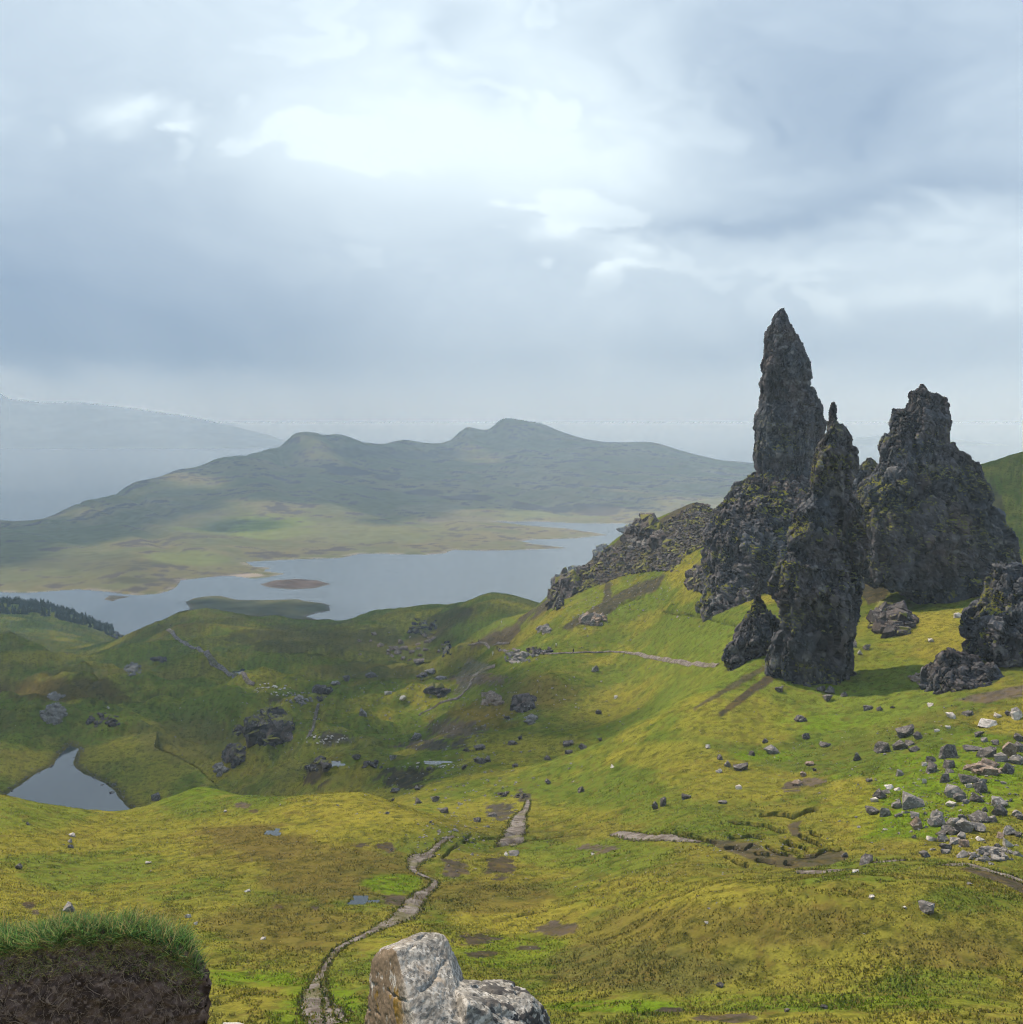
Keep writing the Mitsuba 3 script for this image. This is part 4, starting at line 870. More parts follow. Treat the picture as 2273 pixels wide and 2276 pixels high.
# small loose stones of the turf, far too many to name
r = np.random.default_rng(5)
bits = []
for px, py, rx, ry, n, s0 in [(2090, 1750, 190, 150, 260, .5), (1750, 1680, 260, 110, 120, .35), (1000, 1720, 200, 110, 260, .6), (900, 1560, 240, 90, 260, .8), (1150, 1560, 260, 90, 200, .7), (400, 1880, 420, 110, 110, .22), (1400, 1950, 500, 120, 140, .22), (900, 2080, 300, 110, 110, .16), (1750, 1450, 130, 60, 120, .45), (620, 1600, 260, 110, 160, .6),
                              (1420, 1250, 150, 110, 420, .9), (1300, 1350, 90, 60, 160, .8), (1010, 1850, 90, 60, 120, .4), (1650, 1880, 160, 26, 120, .25)]:
    for _ in range(n):
        u, w = r.normal(0, .5, 2)
        x, y = px + u * rx, py + w * ry
        if y > 2260 or x < -20 or x > 2290: continue
        d = hit(x, y)
        if d > 1000: continue
        p = np.array([(x - CX) / F * d, d, gnd(x, d)])
        v, f = block(r, s0 * r.uniform(.4, 1.3), (1, .8, .6), 9)
        bits.append((v + p, f))
poly = np.array(SH((1700, 90), (1560, 130), (1400, 200), (1250, 300), (1000, 420), (700, 600), (480, 740), (270, 880), (230, 1050), (420, 940), (700, 830), (900, 760), (1180, 720), (1290, 740), (1420, 590), (1580, 510), (1800, 330)))
dark = []
while len(dark) < 4600:
    x, y = r.uniform(1200, 1630), r.uniform(1095, 1360)
    if not inpoly(np.array([x]), np.array([y]), poly)[0]: continue
    d = hit(x, y)
    if d > 560: continue
    v, f = block(r, r.choice([.6, 1.0, 1.6, 2.6], p=[.40, .34, .18, .08]) * r.uniform(.7, 1.3), (1, .8, .65), 9)
    dark.append((v + [(x - CX) / F * d, d, gnd(x, d)], f))
scene['scree_blocks'] = mikit.ply(join(dark), 'mat_basalt')
tag('scree_blocks', 'dark scree blocks littering the bare ridge above the loch', 'stones', kind='stuff')
scene['loose_stones'] = mikit.ply(join(bits), 'mat_stone_grey')
tag('loose_stones', 'loose small grey stones scattered thinly over the slopes', 'stones', kind='stuff')


# rough grass: leaning blades of sedge and straw over the nearer slopes
r = np.random.default_rng(8)
N = 190000
tpx = r.uniform(-60, 2340, N)
td = 58 * (190 / 58) ** (r.random(N) ** .8)
tx, ty = (tpx - CX) / F * td, td
keep = (fb2(tx, ty, 1 / 1.6, 2, 51) + .8 * fb2(tx, ty, 1 / 8, 3, 52)) > -.12
ij = (np.clip(np.searchsorted(rows, td), 0, len(rows) - 1), np.clip(np.searchsorted(cols, tpx), 0, len(cols) - 1))
tc = col[ij]
keep &= (tc[:, 1] > .055) & (tc[:, 1] > tc[:, 2] * 2)
tx, ty, tpx, td, tc = tx[keep], ty[keep], tpx[keep], td[keep], tc[keep]
tz = ground(tpx, td)
n = len(tx)
hh = r.uniform(.07, .20, n) * (.6 + .9 * meshkit.fbm(np.stack([tx / 5, ty / 5, tx * 0], -1), 2))
ang, lean_ = r.uniform(0, 2 * np.pi, n), r.normal(0, .5, (n, 2)) * hh[:, None]
ww = hh * r.uniform(.25, .6, n)
sx, sy = np.cos(ang) * ww, np.sin(ang) * ww
v = np.stack([np.stack([tx - sx, ty - sy, tz - .05], -1), np.stack([tx + sx, ty + sy, tz - .05], -1), np.stack([tx + lean_[:, 0], ty + lean_[:, 1], tz + hh], -1)], 1).reshape(-1, 3)
pick = r.random(n)
tone = np.where(pick[:, None] < .40, tc * .70, np.where(pick[:, None] < .75, tc * 1.15, np.array([.24, .20, .065]) * r.uniform(.6, 1.1, (n, 1))))
scene['mat_sedge'] = {'type': 'principledthin', 'base_color': {'type': 'mesh_attribute', 'name': 'vertex_color'}, 'roughness': .7, 'diff_trans': .6}
scene['rough_grass'] = mikit.ply((v, np.arange(3 * n).reshape(-1, 3)), 'mat_sedge', color=np.repeat(np.clip(tone, .01, .5), 3, 0))
tag('rough_grass', 'rough sedge and straw coloured grass of the nearer slopes', kind='stuff')


# stones along the tarn's edge
r = np.random.default_rng(31)
rim, tp = [], np.array(tarn)
for k in range(260):
    i = r.integers(0, len(tp))
    if tarn_px[i][1] > 1810: continue
    t_ = r.random()
    x, y = tp[i] * (1 - t_) + tp[(i + 1) % len(tp)] * t_ + r.normal(0, .9, 2)
    v, f = block(r, r.uniform(.25, .9), (1, .8, .5), 9)
    rim.append((v + [x, y, max(float(ground_xy(np.array([x]), np.array([y]))[0]), TARN_Z - .1) + .05], f))
scene['shore_stones'] = mikit.ply(join(rim), 'mat_stone_dark')
tag('shore_stones', 'dark wet stones along the edge of the small tarn', kind='stuff')

# ------------------------------------------------------------------ footpaths: beds of gravel laid on the turf
VERGE = []


def path(key, line, label, mat='mat_gravel', lift=.07, seed=0, thin=.56):
    w = []
    for px, py, wd in line:
        d = hit(px, py)
        w.append(((px - CX) / F * d, d, wd * thin))
    w = np.array(w)
    seg = np.concatenate([[0], np.cumsum(np.hypot(*np.diff(w[:, :2], axis=0).T))])
    step = max(.35, seg[-1] / 420)
    s = np.arange(0, seg[-1], step)
    from scipy.interpolate import PchipInterpolator
    c = np.stack([PchipInterpolator(seg, w[:, k])(s) for k in range(3)], -1)
    t = np.gradient(c[:, :2], axis=0)
    t /= np.linalg.norm(t, axis=1, keepdims=True) + 1e-9
    nrm = np.stack([-t[:, 1], t[:, 0]], -1)
    u = np.linspace(-1, 1, 15)
    half = c[:, 2] / 2
    l = 1 + .6 * (meshkit.fbm(np.stack([s * .22, s * 0 + 3 + seed, s * 0], -1), 3) - .5)
    rr = 1 + .6 * (meshkit.fbm(np.stack([s * .22, s * 0 + 9 + seed, s * 0], -1), 3) - .5)
    off = np.where(u[None] < 0, u[None] * (half * l)[:, None], u[None] * (half * rr)[:, None])
    x = c[:, :1] + nrm[:, :1] * off
    y = c[:, 1:2] + nrm[:, 1:2] * off
    z = ground_xy(x, y) + lift * (1 - .75 * np.abs(u[None]) ** 4) * np.clip(y / 120, .7, 4) + .02 * fb2(x, y, 1.5, 2, 33)
    if np.median(c[:, 1]) < 260:
        g_ = np.random.default_rng(200 + seed)
        k_ = np.repeat(np.arange(len(s)), 9)
        sg = g_.choice([-1, 1], len(k_))
        o_ = sg * half[k_] * np.where(sg < 0, l[k_], rr[k_]) * g_.normal(.98, .16, len(k_))
        al = g_.uniform(-.5, .5, len(k_)) * step
        VERGE.append(np.stack([c[k_, 0] + nrm[k_, 0] * o_ + t[k_, 0] * al, c[k_, 1] + nrm[k_, 1] * o_ + t[k_, 1] * al], -1))
    key = num(key)
    q = grid_faces(*x.shape)
    scene[key] = mikit.ply((np.stack([x, y, z], -1).reshape(-1, 3), q), mat, smooth=True)
    tag(key, label, kind='structure')


L6 = lambda *q: [(600 + x * .2851, 1850 + y * .2851, w) for x, y, w in q]
path('path', L6((455, 1500, 4.6), (390, 1370, 4.2), (340, 1270, 3.4), (365, 1180, 2.2), (400, 1110, 1.6), (435, 1050, 1.4), (480, 970, 1.2), (560, 890, 1.4), (700, 820, 1.6), (800, 770, 1.8), (900, 720, 3), (1010, 670, 4.2), (1080, 610, 4.0), (1120, 560, 3.4), (1180, 490, 3.2), (1260, 430, 2.0), (1290, 390, 1.6), (1240, 360, 1.8), (1150, 320, 1.9), (1110, 280, 2.2), (1140, 220, 4), (1210, 180, 5), (1270, 165, 3)), 'worn gravel footpath winding up the left of the foreground to the valley')
path('path', L6((470, 1480, 1.2), (450, 1350, 1.0), (425, 1220, .8), (420, 1150, .6)), 'narrow strand of path running beside the main footpath at the bottom', seed=4)
path('path', [(910, 1905, 1.2), (945, 1900, 1.4), (965, 1888, 1.6), (985, 1870, 1.4), (1010, 1858, 1.2)], 'short muddy track joining the valley footpath', seed=5)
path('path', [(1122, 1880, 5), (1138, 1860, 6), (1147, 1840, 5), (1158, 1812, 3.4), (1170, 1795, 2), (1174, 1778, 1.4)], 'broad fan of gravel on the valley floor', seed=6)
path('path', [(1365, 1852, 2.5), (1400, 1856, 4.5), (1460, 1861, 4.2), (1510, 1866, 3.2), (1560, 1872, 1.4)], 'pale gravel strip left of the peat cutting', seed=7)
path('path', [(1770, 1936, 1.6), (1797, 1938, 4.0), (1825, 1937, 4.4), (1857, 1932, 2.4)], 'pale gravel pool bed right of the peat cutting', seed=8)
path('path', [(1940, 1918, 1.0), (1960, 1916, 1.9), (1985, 1914, 2.0), (2012, 1912, .8)], 'short pale strip of path between two grass humps', seed=9)
path('path', [(2085, 1922, 1.0), (2110, 1922, 2.4), (2150, 1922, 3.0), (2190, 1934, 3.0), (2230, 1944, 2.4), (2275, 1962, 2.0), (2310, 1980, 2.0)], 'pale stony path at the right edge under the boulder field', seed=10)
path('path', [(1595, 1478, 2.2), (1560, 1477, 2.2), (1520, 1473, 2.0), (1480, 1467, 2.0), (1440, 1460, 2.0), (1400, 1452, 2.0), (1350, 1449, 1.8), (1300, 1450, 1.8), (1240, 1453, 1.8), (1180, 1456, 1.8), (1150, 1452, 1.7), (1125, 1448, 1.7), (1108, 1443, 1.6)], 'thin pale footpath contouring the slope below the pinnacles', lift=.12, seed=11)
path('path', [(1132, 1430, 1.5), (1110, 1431, 1.8), (1080, 1432, 1.8), (1050, 1433, 1.6), (1040, 1434, 1.2)], 'upper pale strip of footpath where walkers stand', lift=.14, seed=12)
path('path', [(1100, 1480, 5), (1070, 1490, 5), (1052, 1505, 3), (1045, 1520, 2.4), (1030, 1540, 2.2), (1000, 1556, 2.4), (960, 1575, 1.6), (930, 1592, 1.2)], 'worn earth track dropping from the bend into the valley', lift=.12, seed=13)
path('path', [(372, 1400, 3.0), (385, 1408, 3.0), (400, 1424, 3.0), (420, 1436, 3.2), (445, 1446, 3.0), (465, 1458, 3.0), (480, 1476, 3.0), (500, 1492, 2.8), (520, 1502, 2.6), (545, 1506, 2.2), (552, 1516, 2.0), (570, 1524, 1.6)], 'far grey footpath curving over the green rise toward the loch', lift=.16, seed=14, thin=.85)
path('path', [(708, 1565, 1.6), (702, 1590, 2.2), (697, 1610, 1.8), (690, 1628, 1.8), (684, 1638, 2.2)], 'grey stream bed of pebbles in the valley', lift=.12, seed=15)


# grass that leans over the edges of the nearer paths
vp = np.vstack(VERGE)
r = np.random.default_rng(66)
n = len(vp)
vz = ground_xy(vp[:, 0], vp[:, 1])
hh = r.uniform(.10, .30, n)
ang, ln_ = r.uniform(0, 2 * np.pi, n), r.normal(0, .6, (n, 2)) * hh[:, None]
sx, sy = np.cos(ang) * hh * .55, np.sin(ang) * hh * .55
v = np.stack([np.stack([vp[:, 0] - sx, vp[:, 1] - sy, vz - .04], -1), np.stack([vp[:, 0] + sx, vp[:, 1] + sy, vz - .04], -1), np.stack([vp[:, 0] + ln_[:, 0], vp[:, 1] + ln_[:, 1], vz + hh], -1)], 1).reshape(-1, 3)
kinds = np.array([[.09, .12, .022], [.13, .15, .03], [.19, .165, .045], [.06, .075, .02], [.07, .06, .045]])[r.integers(5, size=n)] * r.uniform(.8, 1.2, (n, 1))
scene['verge_grass'] = mikit.ply((v, np.arange(3 * n).reshape(-1, 3)), 'mat_sedge', color=np.repeat(kinds, 3, 0))
tag('verge_grass', 'ragged grass leaning over the edges of the nearer footpaths', kind='stuff')

# ------------------------------------------------------------------ conifers of the plantation above the loch
scene['mat_needles'] = dull(P(lambda p, n, uv: MIX((0.012, 0.022, 0.012), (0.030, 0.046, 0.020), nz(p.x * .7, p.y * .7, p.z * .7))))
scene['mat_bark'] = dull({'type': 'rgb', 'value': [0.05, 0.04, 0.03]})


def conifer(seed):
    r = np.random.default_rng(seed)
    v, f = [], []
    for k in range(11):                                      # whorls of drooping boughs, narrower toward the leader
        t = k / 10
        zc, rad = .12 + .86 * t, .23 * (1 - t) ** .8 + .015
        for a in np.linspace(0, 2 * np.pi, 8, endpoint=False) + r.uniform(0, 1):
            q = rad * r.uniform(.7, 1.2)
            i = len(v)
            e = np.array([math.cos(a), math.sin(a)])
            s_ = np.array([-e[1], e[0]]) * q * .42
            v += [(0, 0, zc + .09), (*(e * q * .7 + s_), zc + .01), (*(e * q), zc - .05), (*(e * q * .7 - s_), zc + .01)]
            f += [(i, i + 1, i + 2), (i, i + 2, i + 3)]
    return trimesh.Trimesh(v, f, process=False)


crowns = [mikit.ply(conifer(k), 'mat_needles') for k in range(5)]
trunk = mikit.ply(trimesh.creation.revolve([[0, 0], [.02, 0], [.006, .8], [0, .8]], sections=7), 'mat_bark')
r = np.random.default_rng(11)
edge = [(0, 1352), (60, 1352), (120, 1362), (180, 1378), (230, 1386), (262, 1390)]
for j in range(240):
    px = r.uniform(-24, 252) if j > 88 else -14 + j * 3
    row_ = r.uniform(0, 1) if j > 88 else .92
    d = 1265 + row_ * 130 + r.normal(0, 6)
    z0 = gnd(px, d)
    hgt = r.uniform(6.8, 10.5)
    tw = T().translate([(px - CX) / F * d, d, z0 - .4]).rotate([0, 0, 1], r.uniform(0, 360)).scale([hgt * r.uniform(1.0, 1.4), hgt * r.uniform(1.0, 1.4), hgt])
    key = num('conifer_tree')
    scene[key + '__crown'] = {**crowns[j % 5], 'to_world': tw}
    scene[key + '__trunk'] = {**trunk, 'to_world': tw}
    tag(key, 'dark spruce in the plantation band beside the loch at the left edge', 'tree', 'spruces of the plantation by the loch')

# ------------------------------------------------------------------ walkers on the footpath
for nm, c in (('mat_navy', (.02, .022, .035)), ('mat_black', (.018, .018, .02)), ('mat_white', (.75, .74, .72)), ('mat_skin', (.45, .28, .2)), ('mat_hair', (.04, .025, .015)), ('mat_fleece', (.62, .60, .54)), ('mat_red', (.3, .04, .03))):
    scene[nm] = dull({'type': 'rgb', 'value': list(c)})


def limb(a, b, ra, rb):
    s0 = m3.Manifold.sphere(ra, 14).translate(list(a))
    s1 = m3.Manifold.sphere(rb, 14).translate(list(b))
    return m3.Manifold.batch_hull([s0, s1])


def smooth(man, edge=.03):
    m = man.refine_to_length(edge).to_mesh()
    t = trimesh.Trimesh(m.vert_properties[:, :3], m.tri_verts, process=True)
    trimesh.smoothing.filter_taubin(t, iterations=6)
    return t


def walker(px, py, turn, coat, legs, label, stride=.18, d=None):
    d = d or hit(px, py)
    x, y = (px - CX) / F * d, d
    z = gnd(px, d)
    tw = T().translate([x, y, z + .1]).rotate([0, 0, 1], turn)
    key = num('person')
    hip, sh = .92, 1.42
    skin = limb((0, 0, 1.44), (0, 0, 1.54), .055, .055) + limb((0, .01, 1.60), (0, 0, 1.66), .09, .10) + limb((0, -.10, 1.615), (0, -.085, 1.63), .018, .02)
    for s in (-1, 1):
        skin += limb((s * .09, 0, hip), (s * .10, s * stride, .5), .085, .06) + limb((s * .10, s * stride, .5), (s * .10, s * stride * 1.6, .06), .058, .042) + limb((s * .1, s * stride * 1.6, .04), (s * .1, s * stride * 1.6 - .17, .03), .045, .035)
        skin += limb((s * .19, 0, sh - .04), (s * .25, -s * .08, 1.14), .05, .04) + limb((s * .25, -s * .08, 1.14), (s * .25, -s * .16 - .06, .90), .038, .03)
        skin += limb((s * .25, -s * .16 - .06, .89), (s * .25, -s * .16 - .09, .82), .035, .025)
    skin += limb((0, 0, hip), (0, 0, sh - .06), .13, .15)
    scene[key] = {**mikit.ply(smooth(skin), 'mat_skin', smooth=True), 'to_world': tw}
    top = limb((0, 0, hip - .04), (0, 0, sh - .05), .16, .165) + limb((-.17, 0, sh - .03), (.17, 0, sh - .03), .075, .075)
    low = limb((-.05, 0, hip + .02), (.05, 0, hip + .02), .13, .13)
    for s in (-1, 1):
        top += limb((s * .19, 0, sh - .04), (s * .25, -s * .08, 1.14), .066, .056) + limb((s * .25, -s * .08, 1.14), (s * .25, -s * .16 - .05, .93), .054, .046)
        low += limb((s * .09, 0, hip), (s * .10, s * stride, .5), .105, .078) + limb((s * .10, s * stride, .5), (s * .10, s * stride * 1.6, .1), .074, .06)
    scene[key + '__jacket'] = {**mikit.ply(smooth(top), coat, smooth=True), 'to_world': tw}
    scene[key + '__trousers'] = {**mikit.ply(smooth(low), legs, smooth=True), 'to_world': tw}
    scene[key + '__hair'] = {**mikit.ply(smooth(limb((0, .03, 1.68), (0, .04, 1.62), .105, .095)), 'mat_hair', smooth=True), 'to_world': tw}
    tag(key, label, 'person')


walker(1049, 1432, 80, 'mat_black', 'mat_black', 'person in dark clothes standing leftmost on the upper footpath strip')
walker(1063.5, 1429, 100, 'mat_navy', 'mat_black', 'person in dark clothes second from left on the upper footpath strip')
walker(1104.5, 1445, 60, 'mat_black', 'mat_navy', 'taller dark figure standing at the end of the footpath bend')
walker(1109.5, 1448, 110, 'mat_navy', 'mat_black', 'dark figure just right of the tall one at the footpath bend')
walker(1114, 1387, 30, 'mat_white', 'mat_white', 'lone person in white on the green slope above the footpath')
walker(1095, 1457, 200, 'mat_fleece', 'mat_fleece', 'person in pale clothes on the grass below the upper footpath')
walker(1236, 1440, 150, 'mat_fleece', 'mat_black', 'person in pale top and dark trousers above the contouring footpath')
walker(1274, 1453, 250, 'mat_black', 'mat_black', 'dark figure on the contouring footpath, right of the others')
walker(353, 1397, 20, 'mat_black', 'mat_black', 'tiny dark figure at the far end of the grey footpath near the loch', d=770)
walker(379, 1397, 50, 'mat_navy', 'mat_black', 'tiny dark figure beside the top of the grey far footpath', d=760)

# ------------------------------------------------------------------ the peat bank at the left, close to the camera
def soil(p, n, uv):
    a = fbm(p.x * 30, p.y * 30, p.z * 30, 4)
    b = fbm(p.x * 90, p.y * 90, p.z * 90, 3)
    c = MIX((0.044, 0.030, 0.026), (0.15, 0.103, 0.088), SS(.3, .7, a))
    return MIX(c, (0.27, 0.20, 0.17), SS(.58, .70, b) * .7)


scene['mat_soil'] = dull(P(soil), .95, .15, lambda p, n, uv: .012 * fbm(p.x * 110, p.y * 110, p.z * 110, 3) + .02 * fbm(p.x * 40, p.y * 40, p.z * 40, 3), 1.0, .0015)
scene['mat_blade'] = {'type': 'principledthin', 'base_color': {'type': 'mesh_attribute', 'name': 'vertex_color'}, 'roughness': .5, 'diff_trans': .9}
scene['mat_root'] = dull({'type': 'rgb', 'value': [0.26, 0.195, 0.16]}, .8)
BD = 3.75
bank_line = [(-330, 2090), (-150, 2076), (0, 2066), (60, 2064), (140, 2046), (200, 2040), (300, 2044), (345, 2058), (395, 2074), (432, 2090), (458, 2112)]


def bank_top(x):
    px = CX + x / (BD + .1) * F
    return (HY - (np.interp(px, [q[0] for q in bank_line], [q[1] for q in bank_line]))) / F * (BD + .12)


nu, nv = 480, 220
xl, xr = (-420 - CX) / F * BD, (458 - CX) / F * BD
U, W = np.meshgrid(np.linspace(0, 1, nu), np.linspace(0, 1, nv))
bx = xl + (xr - xl) * U
# round the right hand end over in plan, and round the lip
endc = np.clip((U - .86) / .14, 0, 1)
depth = .13 * np.sqrt(np.clip(1 - endc ** 3.2, 0.0, 1)) + .02
frontY = BD - .02 + (.13 - depth) * .35 + .02 * np.sin(bx * 9)
topz = bank_top(bx) - .012 - .05 * endc ** 4
H_ = .62
tt = W * 3.0                         # 0..1 front face upward, 1..2 the top, 2..3 down the back
fz, ty, bz = np.clip(tt, 0, 1), np.clip(tt - 1, 0, 1), np.clip(tt - 2, 0, 1)
lip = .055 * np.exp(-((tt - 1) / .10) ** 2)
y_ = frontY - .03 * np.sin(fz * math.pi * .9) + lip * .4 + depth * ty + .05 * (1 - fz) * 0
z_ = topz - H_ * (1 - fz) - lip * .35 - H_ * bz + .02 * np.sin(ty * math.pi)
bv = np.stack([bx, y_, z_], -1).reshape(-1, 3)
bf = tri(grid_faces(nv, nu))
bn = normals(bv, bf)
if bn[nu * 40 + 200, 1] > 0: bf = bf[:, ::-1]; bn = -bn
disp = .022 * fb(bv, 7, 3, 1) + .030 * fb(bv, 22, 3, 2) + .030 * fb(bv, 55, 3, 3)
disp -= .014 * mikit_step(.05, .25, np.abs(fb(bv * [1, 1, 1.6], 16, 3, 4))) * 0
bv2 = bv + bn * disp[:, None]
bn2 = normals(bv2, bf)
scene['peat_bank__soil'] = mikit.ply((bv2, bf), 'mat_soil', smooth=True)
tag('peat_bank', 'close overhanging block of dark peat with a thatch of green grass on top', 'peat bank')
tag('peat_bank__soil', 'bare dark brown peat face full of roots')

grid3 = bv2.reshape(nv, nu, 3)
gridn = bn2.reshape(nv, nu, 3)


def on_bank(u, w):
    i, j = int(np.clip(w, 0, 1) * (nv - 1)), int(np.clip(u, 0, 1) * (nu - 1))
    return grid3[i, j], gridn[i, j]


def on_bank_many(u, w):
    i, j = (np.clip(w, 0, 1) * (nv - 1)).astype(int), (np.clip(u, 0, 1) * (nu - 1)).astype(int)
    return grid3[i, j], gridn[i, j]


def blades(n, place, length, width, colours, seed, lean=.5, droop=.6, seg=5):
    r = np.random.default_rng(seed)
    base, nrm = place(r, n)
    ln = length * r.uniform(.5, 1.25, (n, 1))
    a = r.uniform(0, 2 * np.pi, n)
    h = np.stack([np.cos(a), np.sin(a), 0 * a], -1)
    up = np.array([0, 0, 1.0])
    unit = lambda q: q / (np.linalg.norm(q, axis=-1, keepdims=True) + 1e-9)
    dirn = unit(up * .65 + nrm * .35 + h * lean * r.uniform(.1, 1, (n, 1)))
    p = base - dirn * .006
    line, dcur, dr_ = [p], dirn.copy(), droop * r.uniform(.2, 1.4, (n, 1))
    for k in range(seg):
        p = p + dcur * ln / seg
        dcur = unit(dcur + (h * .5 - up) * dr_ * (k + 1) / seg / seg * 1.6)
        line.append(p)
    line = np.stack(line, 1)
    side = unit(np.cross(dirn, np.stack([np.sin(a * 3), np.cos(a * 3), 0 * a + .1], -1)))
    w_ = width * r.uniform(.6, 1.3, (n, 1)) * (np.linspace(1, .08, seg + 1) ** .8)[None]
    v = np.stack([line - side[:, None] * w_[..., None], line + side[:, None] * w_[..., None]], 2).reshape(-1, 3)
    k2 = 2 * (seg + 1)
    one = np.array([[(2 * k, 2 * k + 1, 2 * k + 3), (2 * k, 2 * k + 3, 2 * k + 2)] for k in range(seg)]).reshape(-1, 3)
    f = (one[None] + (np.arange(n) * k2)[:, None, None]).reshape(-1, 3)
    c = np.array(colours)[r.integers(len(colours), size=n)] * r.uniform(.7, 1.3, (n, 1))
    return v, f, np.repeat(c, k2, 0)


GRASS = [(.13, .27, .08), (.17, .31, .09), (.09, .20, .09), (.23, .33, .09), (.31, .38, .17), (.06, .13, .05), (.34, .31, .14)]
STRAW = [(.36, .29, .13), (.42, .34, .16), (.28, .24, .10)]
THATCH = [(.28, .31, .09), (.44, .39, .15), (.23, .33, .09), (.54, .47, .22)]


def lip_place(lo, hi):
    return lambda r, n: on_bank_many(r.uniform(.0, .985, n), r.uniform(lo, hi, n))


def cover(key, args, label, kind=None):
    v, f, c = args
    scene[key] = mikit.ply((v, f), 'mat_blade', color=c)
    tag(key, label, kind=kind)


tufts = [(r2.uniform(0, .98), r2.uniform(.36, .62)) for r2 in [np.random.default_rng(3)] for _ in range(420)]


def tuft_place(r, n):
    c = np.array(tufts)[r.integers(len(tufts), size=n)]
    return on_bank_many(c[:, 0] + r.normal(0, .007, n), np.clip(c[:, 1] + r.normal(0, .012, n), .345, .66))


cover('peat_bank__grass', blades(8000, tuft_place, .060, .0018, GRASS, 1, 1.0, .8), 'dense short green grass growing on top of the peat', 'stuff')
cover('peat_bank__seed_stalks', blades(420, lip_place(.37, .60), .105, .0009, STRAW, 2, .4, .4), 'thin straw coloured grass stalks standing above the green', 'stuff')
cover('peat_bank__thatch', blades(9000, lip_place(.285, .40), .032, .0009, THATCH, 4, 1.2, 1.5, 4), 'matted dry yellow green thatch hanging over the edge of the peat', 'stuff')
cover('peat_bank__low_tuft', blades(420, lambda r, n: on_bank_many(r.normal(.66, .022, n), r.normal(.075, .012, n)), .03, .0008, THATCH, 6, 1.3, 1.2, 4), 'little mossy tuft low on the peat face', 'stuff')
# roots: fine threads that run over and out of the peat
r = np.random.default_rng(21)
rv, rf, at_ = [], [], 0
for k in range(3200):
    u, w = r.uniform(.02, .98), r.uniform(.0, .315)
    a = r.uniform(0, 2 * np.pi)
    n_ = r.integers(5, 13) if k < 700 else r.integers(3, 6)
    rad = r.choice([.0007, .0010, .0014, .0020], p=[.5, .3, .15, .05]) if k < 700 else .0006
    p_ = []
    for q in range(n_):
        s_, nn = on_bank(u, min(max(w, 0), .33))
        p_.append(s_ + nn * (rad * .8 + .006 * math.sin(q * .9 + k) ** 2))
        a += r.normal(0, .5)
        u += .0060 * math.cos(a); w += .0052 * math.sin(a)
    p_ = np.array(p_)
    p_[1:-1] = (p_[:-2] + 2 * p_[1:-1] + p_[2:]) / 4
    t_ = np.gradient(p_, axis=0)
    t_ /= np.linalg.norm(t_, axis=1, keepdims=True) + 1e-9
    aa = np.cross(t_, [.3, .5, .8]); aa /= np.linalg.norm(aa, axis=1, keepdims=True) + 1e-9
    bb = np.cross(t_, aa)
    ang = np.arange(4) * np.pi / 2
    rr_ = rad * np.linspace(1, .4, n_)
    v = p_[:, None] + rr_[:, None, None] * (np.cos(ang)[None, :, None] * aa[:, None] + np.sin(ang)[None, :, None] * bb[:, None])
    i, j = np.meshgrid(np.arange(n_ - 1), np.arange(4), indexing='ij')
    q = np.stack([i * 4 + j, i * 4 + (j + 1) % 4, (i + 1) * 4 + (j + 1) % 4, (i + 1) * 4 + j], -1).reshape(-1, 4)
    rv.append(v.reshape(-1, 3)); rf.append(tri(q) + at_); at_ += n_ * 4
scene['peat_bank__roots'] = mikit.ply((np.vstack(rv), np.vstack(rf)), 'mat_root', smooth=True)
tag('peat_bank__roots', 'fine pale roots and fibres on the peat face', kind='stuff')

# ------------------------------------------------------------------ the pale lichened rock at the bottom of the picture
def lichen(p, n, uv):
    s = p.x * 0.8 + p.z * 0.5
    a = fbm(p.x * 9, p.y * 9, p.z * 9, 4)
    band = fbm(s * 30, p.y * 40, p.z * 130 - p.x * 60, 4)
    b = fbm(p.x * 95, p.y * 95, p.z * 120, 3)
    c = MIX((0.15, 0.143, 0.13), (0.29, 0.28, 0.26), SS(.35, .65, band))
    c = MIX(c, (0.43, 0.42, 0.40), SS(.54, .64, .5 * b + .5 * fbm(p.x * 26, p.y * 26, p.z * 40, 3)) * .75)
    c = MIX(c, (0.07, 0.068, 0.066), SS(.60, .66, fbm(p.x * 42, p.y * 42, p.z * 80 - p.x * 30, 4)) * .45)
    c = MIX(c, (0.06, 0.058, 0.056), SS(.62, .70, fbm(p.x * 120, p.y * 120, p.z * 170, 3)) * .7)
    c = MIX(c, (0.30, 0.235, 0.175), SS(.58, .68, a) * .6)
    dark = fbm(p.x * 14 + 5, p.y * 14, p.z * 14, 4) + .55 * (fbm(p.x * 60, p.y * 60, p.z * 60, 3) - .5)
    right = SS(-.18, -.02, p.x + .06 * (a - .5))                    # black crust lichen covers the lower right lobe
    left = SS(.25, .55, -n.x) * SS(-.28, -.36, p.x)                  # dark peaty crust on the left hand face
    c = MIX(c, (0.035, 0.034, 0.036), SS(.56, .60, dark + .10 * right) * (.35 + .6 * right))
    c = MIX(c, MIX((0.07, 0.055, 0.04), (0.17, 0.13, 0.09), b), left * SS(.30, .42, dark + .06))
    moss = SS(.60, .66, fbm(p.x * 12 + 40, p.y * 12, p.z * 12, 3)) * left
    return MIX(c, (0.16, 0.10, 0.015), moss)


scene['mat_lichen'] = dull(P(lichen), .9, .25, lambda p, n, uv: .006 * fbm(p.x * 60, p.y * 60, p.z * 60, 4) + .008 * fbm(p.x * 14, p.y * 20, p.z * 40 - p.x * 18, 4), 1.0, .001)
RD = 3.45


def rp(px, py, d=RD):
    return list(at(px, py, d))


def hullpts(q): return m3.Manifold.hull_points(np.array(q, float))


